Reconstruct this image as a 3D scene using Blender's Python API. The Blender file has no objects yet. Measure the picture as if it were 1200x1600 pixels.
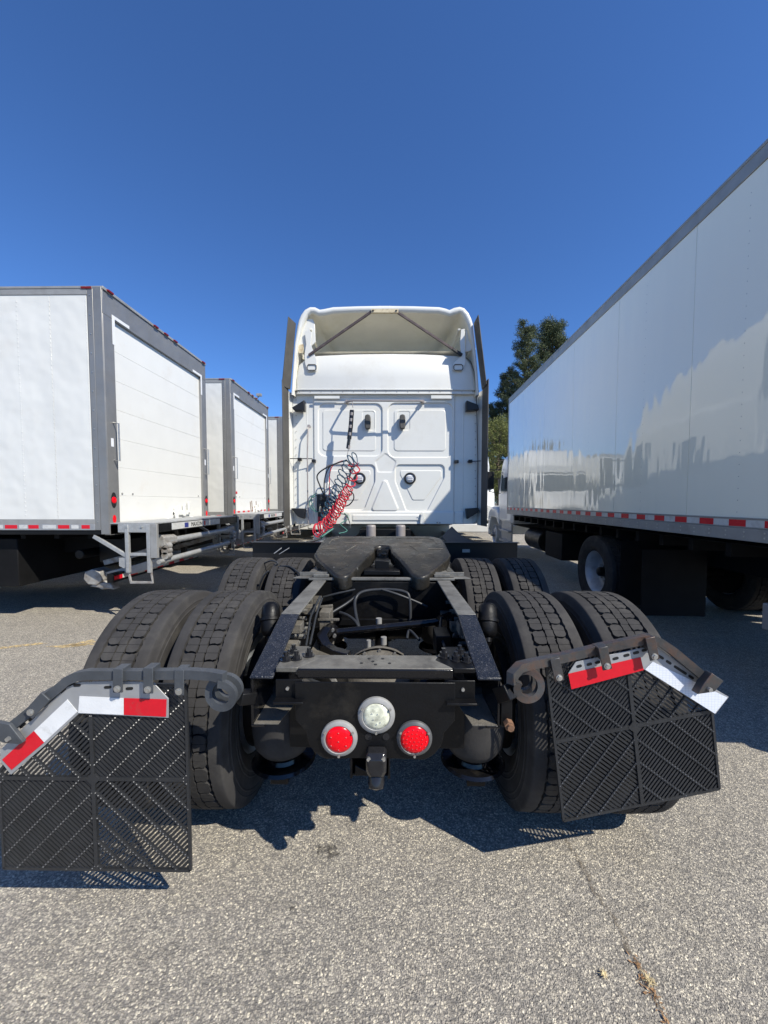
import bpy, bmesh, math, random
import numpy as np
from mathutils import Vector, Matrix
random.seed(7)
R = math.radians
scene = bpy.context.scene

# ------------------------------------------------------------ camera, sky, sun
EYE = Vector((0.048, 0.0, 1.47)); YAW = math.atan(8/600); PITCH = R(2.8)
FW = Vector((-math.sin(YAW)*math.cos(PITCH), math.cos(YAW)*math.cos(PITCH), -math.sin(PITCH)))
RT = Vector((math.cos(YAW), math.sin(YAW), 0)); UP = RT.cross(FW)
cam = bpy.data.cameras.new('camera'); camo = bpy.data.objects.new('camera', cam)
scene.collection.objects.link(camo); scene.camera = camo
camo.location = EYE; camo.rotation_euler = (R(90)-PITCH, 0, YAW)
cam.sensor_fit = 'VERTICAL'; cam.sensor_height = 36; cam.lens = 13.5; cam.shift_y = 14/1600
cam.clip_start = 0.05; cam.clip_end = 2000

SUN = Vector((0.80, -0.63, 1.0)).normalized()
EL = math.asin(SUN.z); AZ = math.atan2(SUN.x, SUN.y)
world = bpy.data.worlds.new('World'); scene.world = world; world.use_nodes = True
wn = world.node_tree; wn.nodes.clear()
sky = wn.nodes.new('ShaderNodeTexSky'); sky.sky_type = 'NISHITA'; sky.sun_disc = False
sky.sun_elevation = EL; sky.sun_rotation = AZ
sky.altitude = 300; sky.air_density = 1.0; sky.dust_density = 0.1; sky.ozone_density = 6.0
bg = wn.nodes.new('ShaderNodeBackground'); bg.inputs['Strength'].default_value = 0.089
wo = wn.nodes.new('ShaderNodeOutputWorld')
tint = wn.nodes.new('ShaderNodeMix'); tint.data_type = 'RGBA'; tint.blend_type = 'MULTIPLY'; tint.inputs['Factor'].default_value = 1; tint.inputs['B'].default_value = (.78, 1.10, 1.50, 1)
wn.links.new(sky.outputs[0], tint.inputs['A']); wn.links.new(tint.outputs['Result'], bg.inputs[0]); wn.links.new(bg.outputs[0], wo.inputs[0])
sl = bpy.data.lights.new('sun', 'SUN'); sl.energy = 5.0; sl.angle = R(0.53); sl.color = (1.0, 0.95, 0.84)
so = bpy.data.objects.new('sun', sl); scene.collection.objects.link(so)
so.rotation_euler = SUN.to_track_quat('Z', 'Y').to_euler(); so.location = (8, -7, 12)
scene.view_settings.view_transform = 'Standard'; scene.view_settings.look = 'None'
scene.view_settings.exposure = 0.33; scene.view_settings.gamma = 1.0

# ------------------------------------------------------------ helpers
def ray(px, py):
    return FW + RT*((px-600)/600) + UP*((814-py)/600)
def at(px, py, Y):                       # the point of the plane at distance Y seen at a place of the photograph
    d = ray(px, py); return EYE + d*((Y-EYE.y)/d.y)
def gnd(px, py, z=0.0):
    d = ray(px, py); return EYE + d*((z-EYE.z)/d.z)
def Q(zx, zy, Y=4.70): return at(430+zx/3.4286, 450+zy/3.4286, Y)

class MB:
    def __init__(s): s.v = []; s.f = []
    def add(s, vs, fs):
        n = len(s.v); s.v += [tuple(v) for v in vs]; s.f += [tuple(i+n for i in f) for f in fs]; return s
    def box(s, x0, x1, y0, y1, z0, z1):
        vs = [(x, y, z) for z in (z0, z1) for y in (y0, y1) for x in (x0, x1)]
        return s.add(vs, [(0,2,3,1),(4,5,7,6),(0,1,5,4),(2,6,7,3),(0,4,6,2),(1,3,7,5)])
    def beam(s, p0, p1, w, h, up=(0,0,1)):
        return s.sweep([p0, p1], w, h, up)
    def sweep(s, path, w, h, up=(0,0,1), closed=False):       # rectangular bar along a path
        P = [Vector(p) for p in path]; up = Vector(up); n = len(P); vs = []
        for i, p in enumerate(P):
            a = P[i-1] if (i > 0 or closed) else p; b = P[(i+1) % n] if (i < n-1 or closed) else p
            t = (b-a).normalized(); sd = t.cross(up)
            if sd.length < 1e-4: sd = t.cross(Vector((1,0,0)))
            sd.normalize(); u = sd.cross(t).normalized()
            k = 1.0
            if 0 < i < n-1:
                c = (P[i]-P[i-1]).normalized().dot(t); k = 1/max(c, .7)
            vs += [p-sd*w/2*k-u*h/2, p+sd*w/2*k-u*h/2, p+sd*w/2*k+u*h/2, p-sd*w/2*k+u*h/2]
        fs = []
        m = n if closed else n-1
        for i in range(m):
            for k in range(4):
                a = i*4+k; b = i*4+(k+1) % 4; j = ((i+1) % n)*4
                fs.append((a, b, j+(k+1) % 4, j+k))
        if not closed: fs += [(3,2,1,0), tuple((n-1)*4+k for k in range(4))]
        return s.add(vs, fs)
    def tube(s, path, r, n=8, caps=True, closed=False):
        P = [Vector(p) for p in path]; m = len(P); vs = []; u = None
        for i, p in enumerate(P):
            a = P[i-1] if (i > 0 or closed) else p; b = P[(i+1) % m] if (i < m-1 or closed) else p
            t = (b-a).normalized()
            if u is None:
                u = t.orthogonal().normalized()
            else:
                u = (u - t*u.dot(t))
                if u.length < 1e-5: u = t.orthogonal()
                u.normalize()
            w = t.cross(u); rr = r[i] if isinstance(r, (list, tuple)) else r
            for k in range(n):
                an = 2*math.pi*k/n; vs.append(p+(u*math.cos(an)+w*math.sin(an))*rr)
        fs = []
        for i in range(m if closed else m-1):
            j = (i+1) % m
            for k in range(n): fs.append((i*n+k, i*n+(k+1) % n, j*n+(k+1) % n, j*n+k))
        if caps and not closed: fs += [tuple(range(n-1, -1, -1)), tuple((m-1)*n+k for k in range(n))]
        return s.add(vs, fs)
    def cyl(s, p0, p1, r0, r1=None, n=20): return s.tube([p0, p1], [r0, r1 if r1 is not None else r0], n)
    def lathe(s, prof, o, axis=(1,0,0), n=48, closed=False):  # prof: (radius, along)
        ax = Vector(axis).normalized(); u = ax.orthogonal().normalized(); w = ax.cross(u); o = Vector(o); vs = []
        m = len(prof)
        for k in range(n):
            an = 2*math.pi*k/n; d = u*math.cos(an)+w*math.sin(an)
            for r, a in prof: vs.append(o+ax*a+d*r)
        fs = []
        for k in range(n):
            j = (k+1) % n
            for i in range(m if closed else m-1):
                i2 = (i+1) % m; fs.append((k*m+i, k*m+i2, j*m+i2, j*m+i))
        return s.add(vs, fs)
    def prism(s, pts, off):                                   # polygon pushed along a vector
        P = [Vector(p) for p in pts]; off = Vector(off); n = len(P)
        nrm = Vector((0,0,0))
        for i in range(n): nrm += P[i].cross(P[(i+1) % n])
        if nrm.dot(off) > 0: P = P[::-1]
        vs = P+[p+off for p in P]
        return s.add(vs, [tuple(range(n)), tuple(range(2*n-1, n-1, -1))]+[(i, i+n, (i+1) % n+n, (i+1) % n) for i in range(n)])
    def ball(s, c, r, n=10, sc=(1,1,1)):
        c = Vector(c); vs = []; m = n//2
        for i in range(m+1):
            th = math.pi*i/m
            for k in range(n):
                ph = 2*math.pi*k/n
                vs.append((c.x+r*sc[0]*math.sin(th)*math.cos(ph), c.y+r*sc[1]*math.sin(th)*math.sin(ph), c.z+r*sc[2]*math.cos(th)))
        return s.add(vs, [(i*n+k, (i+1)*n+k, (i+1)*n+(k+1) % n, i*n+(k+1) % n) for i in range(m) for k in range(n)])
    def loft(s, secs, cap0=True, cap1=True):
        n = len(secs[0]); vs = [p for sc in secs for p in sc]; m = len(secs)
        fs = [(i*n+k, i*n+(k+1) % n, (i+1)*n+(k+1) % n, (i+1)*n+k) for i in range(m-1) for k in range(n)]
        if cap0: fs.append(tuple(range(n-1, -1, -1)))
        if cap1: fs.append(tuple((m-1)*n+k for k in range(n)))
        return s.add(vs, fs)
    def out(s, name, mat, parent=None, smooth=None, bevel=0, org=(0,0,0), seg=2):
        me = bpy.data.meshes.new(name); o3 = Vector(org)
        me.from_pydata([tuple(Vector(v)-o3) for v in s.v], [], s.f); me.update()
        ob = bpy.data.objects.new(name, me); scene.collection.objects.link(ob)
        if mat: me.materials.append(mat)
        bm = bmesh.new(); bm.from_mesh(me); bmesh.ops.recalc_face_normals(bm, faces=bm.faces[:]); bm.to_mesh(me); bm.free()
        if smooth is not None:
            me.shade_smooth(); me.set_sharp_from_angle(angle=R(smooth))
        if bevel:
            b = ob.modifiers.new('bevel', 'BEVEL'); b.width = bevel; b.segments = seg; b.limit_method = 'ANGLE'; b.angle_limit = R(35)
            if smooth is None: me.shade_smooth(); me.set_sharp_from_angle(angle=R(30))
            b.harden_normals = False
        if parent: ob.parent = parent
        return ob

def thing(name, label, cat, loc=(0,0,0), rz=0, group=None):
    o = bpy.data.objects.new(name, None); scene.collection.objects.link(o); o.empty_display_size = .3
    o.location = loc; o.rotation_euler = (0,0,rz); o['label'] = label; o['category'] = cat
    if group: o['group'] = group
    return o
def tag(o, label, cat, group=None, kind=None):
    o['label'] = label; o['category'] = cat
    if group: o['group'] = group
    if kind: o['kind'] = kind
    return o
def share(src, name, parent, loc=(0,0,0), rot=(0,0,0)):
    o = src.copy(); scene.collection.objects.link(o); o.name = name; o.parent = parent; o.location = loc; o.rotation_euler = rot
    for c in src.children:
        d = c.copy(); scene.collection.objects.link(d); d.parent = o
    return o
def copy_tree(o, parent=None):
    c = o.copy(); scene.collection.objects.link(c); c.parent = parent
    for ch in list(o.children): copy_tree(ch, c)
    return c

# ------------------------------------------------------------ materials
def mat(name, col, rough=.5, metal=0, spec=.5, coat=0, var=0, vscale=6, bump=0, bscale=60, dirt=None, dirt_amt=.5, dscale=3, speck=None, speck_amt=.1, sscale=200, bdist=.01, trans=0, ior=1.45, detail=6, rvar=0):
    m = bpy.data.materials.new(name); m.use_nodes = True; nt = m.node_tree; b = nt.nodes['Principled BSDF']
    N = nt.nodes.new; L = nt.links.new
    b.inputs['Base Color'].default_value = (*col, 1); b.inputs['Roughness'].default_value = rough
    b.inputs['Metallic'].default_value = metal; b.inputs['Specular IOR Level'].default_value = spec
    b.inputs['Coat Weight'].default_value = coat; b.inputs['Transmission Weight'].default_value = trans; b.inputs['IOR'].default_value = ior
    tc = N('ShaderNodeTexCoord'); src = tc.outputs['Object']; cur = None
    def noise(sc, det=detail, rg=.55):
        n = N('ShaderNodeTexNoise'); n.inputs['Scale'].default_value = sc; n.inputs['Detail'].default_value = det; n.inputs['Roughness'].default_value = rg
        L(src, n.inputs['Vector']); return n.outputs['Fac']
    def ramp(f, a, bb):
        r = N('ShaderNodeMapRange'); r.inputs['From Min'].default_value = a; r.inputs['From Max'].default_value = bb; L(f, r.inputs['Value']); return r.outputs[0]
    def mix(f, a, bcol):
        x = N('ShaderNodeMix'); x.data_type = 'RGBA'; L(f, x.inputs['Factor'])
        if isinstance(a, tuple): x.inputs['A'].default_value = (*a, 1)
        else: L(a, x.inputs['A'])
        x.inputs['B'].default_value = (*bcol, 1); return x.outputs['Result']
    cur = col
    if var: cur = mix(ramp(noise(vscale), .3, .7), tuple(c*(1+var) for c in col), tuple(c*(1-var) for c in col))
    if dirt:
        f = ramp(noise(dscale, 10, .68), .62-dirt_amt*.3, .78)
        cur = mix(f, cur, dirt)
    if speck:
        f = ramp(noise(sscale, 2, .5), .72-speck_amt, .76-speck_amt); cur = mix(f, cur, speck)
    if not isinstance(cur, tuple): L(cur, b.inputs['Base Color'])
    if rvar:
        r = N('ShaderNodeMapRange'); r.inputs['To Min'].default_value = max(rough-rvar, .03); r.inputs['To Max'].default_value = min(rough+rvar, 1)
        r.inputs['From Min'].default_value = .3; r.inputs['From Max'].default_value = .7
        L(noise(vscale*2.3), r.inputs['Value']); L(r.outputs[0], b.inputs['Roughness'])
    if bump:
        bp = N('ShaderNodeBump'); bp.inputs['Strength'].default_value = bump; bp.inputs['Distance'].default_value = bdist
        L(noise(bscale), bp.inputs['Height']); L(bp.outputs[0], b.inputs['Normal'])
    m['b'] = 1
    return m

M = {}
M['cab_white'] = mat('cab_white', (.68,.675,.635), .28, coat=.3, var=.02, vscale=3, dirt=(.60,.58,.52), dirt_amt=.30, dscale=1.9)
M['marker_red'] = mat('marker_red', (.17,.010,.010), .35)
M['fairing_inside'] = mat('fairing_inside', (.78,.755,.66), .6, var=.06, vscale=3, dirt=(.66,.62,.48), dirt_amt=.35, dscale=2)
M['box_white'] = mat('box_white', (.69,.685,.645), .33, coat=.15, var=.02, vscale=2, dirt=(.64,.62,.57), dirt_amt=.25, dscale=1.3, bump=.5, bscale=2.2, bdist=.05, detail=2)
M['door_white'] = mat('door_white', (.71,.705,.665), .35, var=.02, vscale=3, dirt=(.66,.63,.57), dirt_amt=.2, dscale=2.5, bump=.15, bscale=4, bdist=.01, detail=1)
M['steel'] = mat('steel', (.27,.265,.255), .42, metal=.45, var=.08, vscale=3, dirt=(.20,.195,.185), dirt_amt=.45, dscale=1.7, rvar=.1)
M['rail_grey'] = mat('rail_grey', (.33,.325,.31), .5, metal=.3, var=.10, vscale=7, dirt=(.24,.23,.21), dirt_amt=.35, dscale=4)
M['alu'] = mat('alu', (.36,.365,.37), .5, metal=.4, var=.08, vscale=14, dirt=(.40,.38,.35), dirt_amt=.25, dscale=8, rvar=.1)
M['galv'] = mat('galv', (.38,.385,.38), .5, metal=.35, var=.12, vscale=24, dirt=(.30,.27,.23), dirt_amt=.35, dscale=7, bump=.1, bscale=80)
M['galv_dirty'] = mat('galv_dirty', (.34,.33,.31), .6, metal=.25, var=.15, vscale=14, dirt=(.16,.11,.07), dirt_amt=.5, dscale=7, bump=.2, bscale=50)
M['chassis'] = mat('chassis', (.0045,.0045,.005), .42, spec=.3, var=.25, vscale=6, dirt=(.026,.023,.019), dirt_amt=.2, dscale=5, bump=.12, bscale=90, rvar=.12)
M['chassis_gloss'] = mat('chassis_gloss', (.006,.006,.007), .15, var=.2, vscale=6, dirt=(.03,.027,.022), dirt_amt=.15, dscale=7, bump=.1, bscale=60)
M['chassis_dusty'] = mat('chassis_dusty', (.13,.118,.098), .75, var=.2, vscale=16, dirt=(.035,.032,.028), dirt_amt=.5, dscale=9, bump=.4, bscale=120)
M['rail_black'] = mat('rail_black', (.011,.013,.019), .30, var=.2, vscale=20, speck=(.11,.11,.12), speck_amt=.09, sscale=190, bump=.9, bscale=160, dirt=(.04,.042,.05), dirt_amt=.4, dscale=20, bdist=.004)
M['rail_worn'] = mat('rail_worn', (.17,.165,.15), .55, metal=.2, var=.2, vscale=12, dirt=(.05,.045,.04), dirt_amt=.6, dscale=14, bump=.2, bscale=80)
M['plate_worn'] = mat('plate_worn', (.15,.142,.122), .42, metal=.1, var=.25, vscale=10, dirt=(.04,.036,.032), dirt_amt=.5, dscale=9, speck=(.16,.14,.11), speck_amt=.02, sscale=14, bump=.2, bscale=60, rvar=.12)
M['fifth'] = mat('fifth', (.021,.020,.018), .34, metal=.2, var=.35, vscale=7, dirt=(.070,.056,.040), dirt_amt=.5, dscale=5, speck=(.14,.14,.14), speck_amt=.0, sscale=30, bump=.25, bscale=35, rvar=.15)
M['rubber'] = mat('rubber', (.042,.040,.039), .85, spec=.2, var=.15, vscale=9, dirt=(.078,.073,.066), dirt_amt=.45, dscale=7, bump=.12, bscale=70)
M['groove'] = mat('groove', (.022,.021,.020), .9, spec=.15, var=.2, vscale=9)
M['flap'] = mat('flap', (.022,.023,.025), .42, var=.2, vscale=12, bump=.15, bscale=90)
M['flap_glint'] = mat('flap_glint', (.085,.085,.086), .3, var=.6, vscale=14)  # paler than the flap: specular glints of the rib knots put into the colour
M['hanger_grey'] = mat('hanger_grey', (.062,.068,.076), .5, metal=.1, var=.15, vscale=14, bump=.15, bscale=70, dirt=(.10,.10,.10), dirt_amt=.2, dscale=20)
M['hanger_rusty'] = mat('hanger_rusty', (.085,.082,.08), .42, metal=.5, var=.2, vscale=10, dirt=(.17,.085,.05), dirt_amt=.5, dscale=16, bump=.2, bscale=60)
M['extender'] = mat('extender', (.070,.067,.062), .62, var=.15, vscale=4, dirt=(.11,.105,.095), dirt_amt=.4, dscale=3)
M['under_black'] = mat('under_black', (.006,.006,.0065), .7, spec=.2, var=.3, vscale=5)
M['black_plastic'] = mat('black_plastic', (.012,.012,.013), .45, var=.2, vscale=8)
M['red_tape'] = mat('red_tape', (.60,.006,.018), .4, var=.06, vscale=30, dirt=(.36,.05,.045), dirt_amt=.12, dscale=22, bump=.3, bscale=220, bdist=.002)
M['white_tape'] = mat('white_tape', (.72,.72,.71), .35, var=.04, vscale=20, dirt=(.52,.52,.49), dirt_amt=.18, dscale=26, bump=.3, bscale=220, bdist=.002)
M['old_tape'] = mat('old_tape', (.55,.55,.53), .5, var=.08, vscale=10, dirt=(.40,.39,.37), dirt_amt=.4, dscale=20)
M['red_lens'] = mat('red_lens', (.80,.002,.010), .25, coat=.08, spec=.3)
M['red_dot'] = mat('red_dot', (1.0,.42,.42), .2, coat=.4)
M['clear_lens'] = mat('clear_lens', (.62,.62,.48), .12, coat=.3, var=.45, vscale=40, dirt=(.35,.36,.30), dirt_amt=.4, dscale=30)
M['bezel'] = mat('bezel', (.29,.285,.27), .6, metal=.15, var=.1, vscale=30, bump=.1, bscale=90)
M['bezel_dark'] = mat('bezel_dark', (.10,.10,.10), .4, metal=.2, var=.1, vscale=30)
M['bolt'] = mat('bolt', (.50,.49,.46), .35, metal=.8, var=.15, vscale=60)
M['black_gloss'] = mat('black_gloss', (.02,.02,.022), .12, metal=.2, var=.2, vscale=40)
M['hose_red'] = mat('hose_red', (.55,.025,.045), .38, var=.1, vscale=20)
M['hose_blue'] = mat('hose_blue', (.018,.060,.105), .38, var=.1, vscale=20)
M['hose_green'] = mat('hose_green', (.05,.16,.13), .4, var=.1, vscale=20)
M['hose_black'] = mat('hose_black', (.025,.027,.030), .45, var=.2, vscale=20)
M['rust_strut'] = mat('rust_strut', (.085,.065,.065), .6, metal=.3, var=.2, vscale=20, dirt=(.18,.14,.13), dirt_amt=.35, dscale=14)
M['cream_plate'] = mat('cream_plate', (.58,.50,.34), .55, var=.1, vscale=20, dirt=(.30,.17,.07), dirt_amt=.4, dscale=20)
M['rod_grey'] = mat('rod_grey', (.30,.27,.26), .5, metal=.2, var=.15, vscale=10)
M['glass_dark'] = mat('glass_dark', (.03,.04,.042), .05, spec=.8, coat=.5)
M['amber'] = mat('amber', (.75,.25,.02), .25, coat=.4)
M['rim_white'] = mat('rim_white', (.45,.47,.49), .4, metal=.15, var=.08, vscale=8, dirt=(.22,.21,.2), dirt_amt=.35, dscale=7)
M['wheel_steel'] = mat('wheel_steel', (.30,.30,.30), .4, metal=.6, var=.15, vscale=8, dirt=(.12,.11,.10), dirt_amt=.4, dscale=7)
M['rust'] = mat('rust', (.17,.09,.05), .8, var=.3, vscale=20, bump=.3, bscale=60)
M['sticker'] = mat('sticker', (.75,.76,.78), .4, var=.02, vscale=30)
M['ink_blue'] = mat('ink_blue', (.03,.04,.20), .5)
M['tank'] = mat('tank', (.62,.64,.66), .22, metal=.5, var=.08, vscale=4)
M['bark'] = mat('bark', (.10,.075,.055), .9, var=.3, vscale=6, bump=.6, bscale=20, bdist=.03)

# glossy side wall of the right-hand box: slightly wavy sheet
m = mat('wall_gloss', (.90,.875,.73), .035, coat=.8, spec=.5); M['wall_gloss'] = m
nt = m.node_tree; b = nt.nodes['Principled BSDF']; tc = nt.nodes.new('ShaderNodeTexCoord')
mp = nt.nodes.new('ShaderNodeMapping'); mp.inputs['Scale'].default_value = (1, 5.0, 1.1); nt.links.new(tc.outputs['Object'], mp.inputs['Vector'])
n1 = nt.nodes.new('ShaderNodeTexNoise'); n1.inputs['Scale'].default_value = .9; n1.inputs['Detail'].default_value = 1.6; n1.inputs['Roughness'].default_value = .45
nt.links.new(mp.outputs[0], n1.inputs['Vector'])
bp = nt.nodes.new('ShaderNodeBump'); bp.inputs['Strength'].default_value = .36; bp.inputs['Distance'].default_value = .020
nt.links.new(n1.outputs['Fac'], bp.inputs['Height'])
nt.links.new(bp.outputs[0], b.inputs['Normal']); nt.links.new(bp.outputs[0], b.inputs['Coat Normal'])

# white tape with a faint honeycomb grid
m = mat('grid_tape', (.70,.72,.75), .3); M['grid_tape'] = m
nt = m.node_tree; b = nt.nodes['Principled BSDF']; tc = nt.nodes.new('ShaderNodeTexCoord')
bk = nt.nodes.new('ShaderNodeTexBrick'); bk.inputs['Scale'].default_value = 40; bk.inputs['Color1'].default_value = (.74,.76,.80,1); bk.inputs['Color2'].default_value = (.70,.73,.78,1)
bk.inputs['Mortar'].default_value = (.50,.53,.60,1); bk.inputs['Mortar Size'].default_value = .02; bk.offset = 0
mp = nt.nodes.new('ShaderNodeMapping'); mp.inputs['Rotation'].default_value = (R(90), 0, 0); nt.links.new(tc.outputs['Object'], mp.inputs['Vector'])
nt.links.new(mp.outputs[0], bk.inputs['Vector']); nt.links.new(bk.outputs['Color'], b.inputs['Base Color'])

def asphalt():
    m = bpy.data.materials.new('asphalt'); m.use_nodes = True; nt = m.node_tree; b = nt.nodes['Principled BSDF']; N = nt.nodes.new; L = nt.links.new
    tc = N('ShaderNodeTexCoord'); src = tc.outputs['Object']
    wob = N('ShaderNodeTexNoise'); wob.inputs['Scale'].default_value = 60; wob.inputs['Detail'].default_value = 2; L(src, wob.inputs['Vector'])
    va = N('ShaderNodeVectorMath'); va.operation = 'MULTIPLY_ADD'; L(wob.outputs['Color'], va.inputs[0]); va.inputs[1].default_value = (.010,.010,.0); L(src, va.inputs[2])
    v = N('ShaderNodeTexVoronoi'); v.inputs['Scale'].default_value = 152; v.inputs['Randomness'].default_value = 1; L(va.outputs[0], v.inputs['Vector'])
    v2 = N('ShaderNodeTexVoronoi'); v2.inputs['Scale'].default_value = 260; L(va.outputs[0], v2.inputs['Vector'])
    sep = N('ShaderNodeSeparateColor'); L(v.outputs['Color'], sep.inputs[0])
    cr = N('ShaderNodeValToRGB'); L(sep.outputs[0], cr.inputs[0]); e = cr.color_ramp
    e.elements[0].position = 0; e.elements[0].color = (.20,.182,.160,1); e.elements[1].position = 1; e.elements[1].color = (.80,.71,.54,1)
    for p, c in ((.18,(.265,.242,.208,1)),(.5,(.385,.345,.285,1)),(.78,(.48,.43,.345,1)),(.9,(.58,.52,.41,1))):
        x = e.elements.new(p); x.color = c
    # binder between stones
    mr = N('ShaderNodeMapRange'); mr.inputs['From Min'].default_value = .38; mr.inputs['From Max'].default_value = .75; mr.inputs['To Max'].default_value = .72; L(v.outputs['Distance'], mr.inputs['Value'])
    mx = N('ShaderNodeMix'); mx.data_type = 'RGBA'; L(mr.outputs[0], mx.inputs['Factor']); L(cr.outputs[0], mx.inputs['A']); mx.inputs['B'].default_value = (.15,.142,.128,1)
    # broad tone changes and oily stains
    ns = N('ShaderNodeTexNoise'); ns.inputs['Scale'].default_value = .8; ns.inputs['Detail'].default_value = 6; ns.inputs['Roughness'].default_value = .6; L(src, ns.inputs['Vector'])
    r2 = N('ShaderNodeMapRange'); r2.inputs['From Min'].default_value = .3; r2.inputs['From Max'].default_value = .7; r2.inputs['To Min'].default_value = .90; r2.inputs['To Max'].default_value = 1.10; L(ns.outputs['Fac'], r2.inputs['Value'])
    ns3 = N('ShaderNodeTexNoise'); ns3.inputs['Scale'].default_value = 14; ns3.inputs['Detail'].default_value = 4; L(src, ns3.inputs['Vector'])
    r3 = N('ShaderNodeMapRange'); r3.inputs['From Min'].default_value = .3; r3.inputs['From Max'].default_value = .7; r3.inputs['To Min'].default_value = .9; r3.inputs['To Max'].default_value = 1.1; L(ns3.outputs['Fac'], r3.inputs['Value'])
    mm = N('ShaderNodeMath'); mm.operation = 'MULTIPLY'; L(r2.outputs[0], mm.inputs[0]); L(r3.outputs[0], mm.inputs[1])
    ms = N('ShaderNodeVectorMath'); ms.operation = 'SCALE'; L(mx.outputs['Result'], ms.inputs[0]); L(mm.outputs[0], ms.inputs['Scale'])
    ns2 = N('ShaderNodeTexNoise'); ns2.inputs['Scale'].default_value = 2.1; ns2.inputs['Detail'].default_value = 8; L(src, ns2.inputs['Vector'])
    st = N('ShaderNodeMapRange'); st.inputs['From Min'].default_value = .68; st.inputs['From Max'].default_value = .80; st.inputs['To Max'].default_value = .55; L(ns2.outputs['Fac'], st.inputs['Value'])
    mx2 = N('ShaderNodeMix'); mx2.data_type = 'RGBA'; L(st.outputs[0], mx2.inputs['Factor']); L(ms.outputs[0], mx2.inputs['A']); mx2.inputs['B'].default_value = (.08,.072,.062,1)
    L(mx2.outputs['Result'], b.inputs['Base Color']); b.inputs['Roughness'].default_value = .85; b.inputs['Specular IOR Level'].default_value = .3
    ad = N('ShaderNodeMath'); ad.operation = 'MULTIPLY_ADD'; L(v.outputs['Distance'], ad.inputs[0]); ad.inputs[1].default_value = -1; L(v2.outputs['Distance'], ad.inputs[2])
    ad2 = N('ShaderNodeMath'); ad2.operation = 'MULTIPLY_ADD'; L(sep.outputs[1], ad2.inputs[0]); ad2.inputs[1].default_value = .7; L(ad.outputs[0], ad2.inputs[2])
    bp = N('ShaderNodeBump'); bp.inputs['Strength'].default_value = .75; bp.inputs['Distance'].default_value = .004; L(ad2.outputs[0], bp.inputs['Height']); L(bp.outputs[0], b.inputs['Normal'])
    return m
M['asphalt'] = asphalt()

def blotch(name, col, sc, lo, hi, col2=None, ug=None):        # paint or dirt worn through in patches
    m = bpy.data.materials.new(name); m.use_nodes = True; nt = m.node_tree; b = nt.nodes['Principled BSDF']; N = nt.nodes.new; L = nt.links.new
    tc = N('ShaderNodeTexCoord'); n = N('ShaderNodeTexNoise'); n.inputs['Scale'].default_value = sc; n.inputs['Detail'].default_value = 8; n.inputs['Roughness'].default_value = .7; L(tc.outputs['Object'], n.inputs['Vector'])
    r = N('ShaderNodeMapRange'); r.inputs['From Min'].default_value = lo; r.inputs['From Max'].default_value = hi; L(n.outputs['Fac'], r.inputs['Value']); L(r.outputs[0], b.inputs['Alpha'])
    b.inputs['Base Color'].default_value = (*col, 1); b.inputs['Roughness'].default_value = .8
    return m
M['line_yellow'] = blotch('line_yellow', (.62,.46,.22), 30, .42, .58)
M['crack_dark'] = blotch('crack_dark', (.15,.12,.085), 60, .42, .68)
M['oil'] = blotch('oil', (.07,.062,.052), 26, .46, .62)
M['straw'] = mat('straw', (.62,.50,.28), .8, var=.3, vscale=60)
M['leaf_brown'] = mat('leaf_brown', (.30,.17,.08), .8, var=.3, vscale=60)

# ============================================================ SETTING
g = MB(); g.add([(-300,-60,0),(300,-60,0),(300,500,0),(-300,500,0)], [(0,1,2,3)])
ground = g.out('ground', M['asphalt']); ground['kind'] = 'structure'; ground['label'] = 'pale coarse asphalt of the truck yard'

def ribbon(pts, w, z):
    mb = MB(); L = []; n = len(pts)
    for i, p in enumerate(pts):
        a = pts[max(i-1,0)]; b = pts[min(i+1,n-1)]; t = Vector((b[0]-a[0], b[1]-a[1], 0)).normalized(); s = Vector((t.y,-t.x,0))
        ww = w*random.uniform(.6,1.3) if 0 < i < n-1 else w*.3
        L += [Vector((p[0],p[1],z))-s*ww/2, Vector((p[0],p[1],z))+s*ww/2]
    mb.add(L, [(2*i,2*i+1,2*i+3,2*i+2) for i in range(n-1)]); return mb
def dense(px, k=6, j=.01):
    P = [gnd(*p) for p in px]; o = []
    for a, b in zip(P, P[1:]):
        for i in range(k):
            p = a.lerp(b, i/k); o.append((p.x+random.uniform(-j,j), p.y+random.uniform(-j,j)))
    o.append((P[-1].x, P[-1].y)); return o
cr = ribbon(dense([(872,1290),(905,1345),(930,1395),(962,1440),(985,1490),(1012,1540),(1058,1620)], 7, .006), .016, .004).out('pavement_crack', M['crack_dark']); cr['kind'] = 'structure'
yl = MB()
for pl in ([(-60,1016),(0,1011),(60,1004),(75,1005),(0,1014),(-60,1022)], [(70,1010),(110,1007),(175,1004),(100,1012)], [(95,1009),(145,999),(150,1003),(120,1010)]):
    yl.add([gnd(x, y, .004) for x, y in pl], [tuple(range(len(pl)))])
yl = yl.out('painted_line', M['line_yellow']); yl['kind'] = 'structure'; yl['label'] = 'faded yellow parking line worn into patches'
def spot(px, py, r, z):
    c = gnd(px, py); mb = MB(); n = 22
    mb.add([(c.x+r*random.uniform(.7,1.15)*math.cos(2*math.pi*i/n), c.y+.8*r*random.uniform(.7,1.15)*math.sin(2*math.pi*i/n), z) for i in range(n)], [tuple(range(n))]); return mb
for i, (a, b, r) in enumerate([(512,1330,.055), (455,1420,.012)]):
    o = spot(a, b, r, .004).out('oil_stain', M['oil']); o['kind'] = 'structure'

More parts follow.
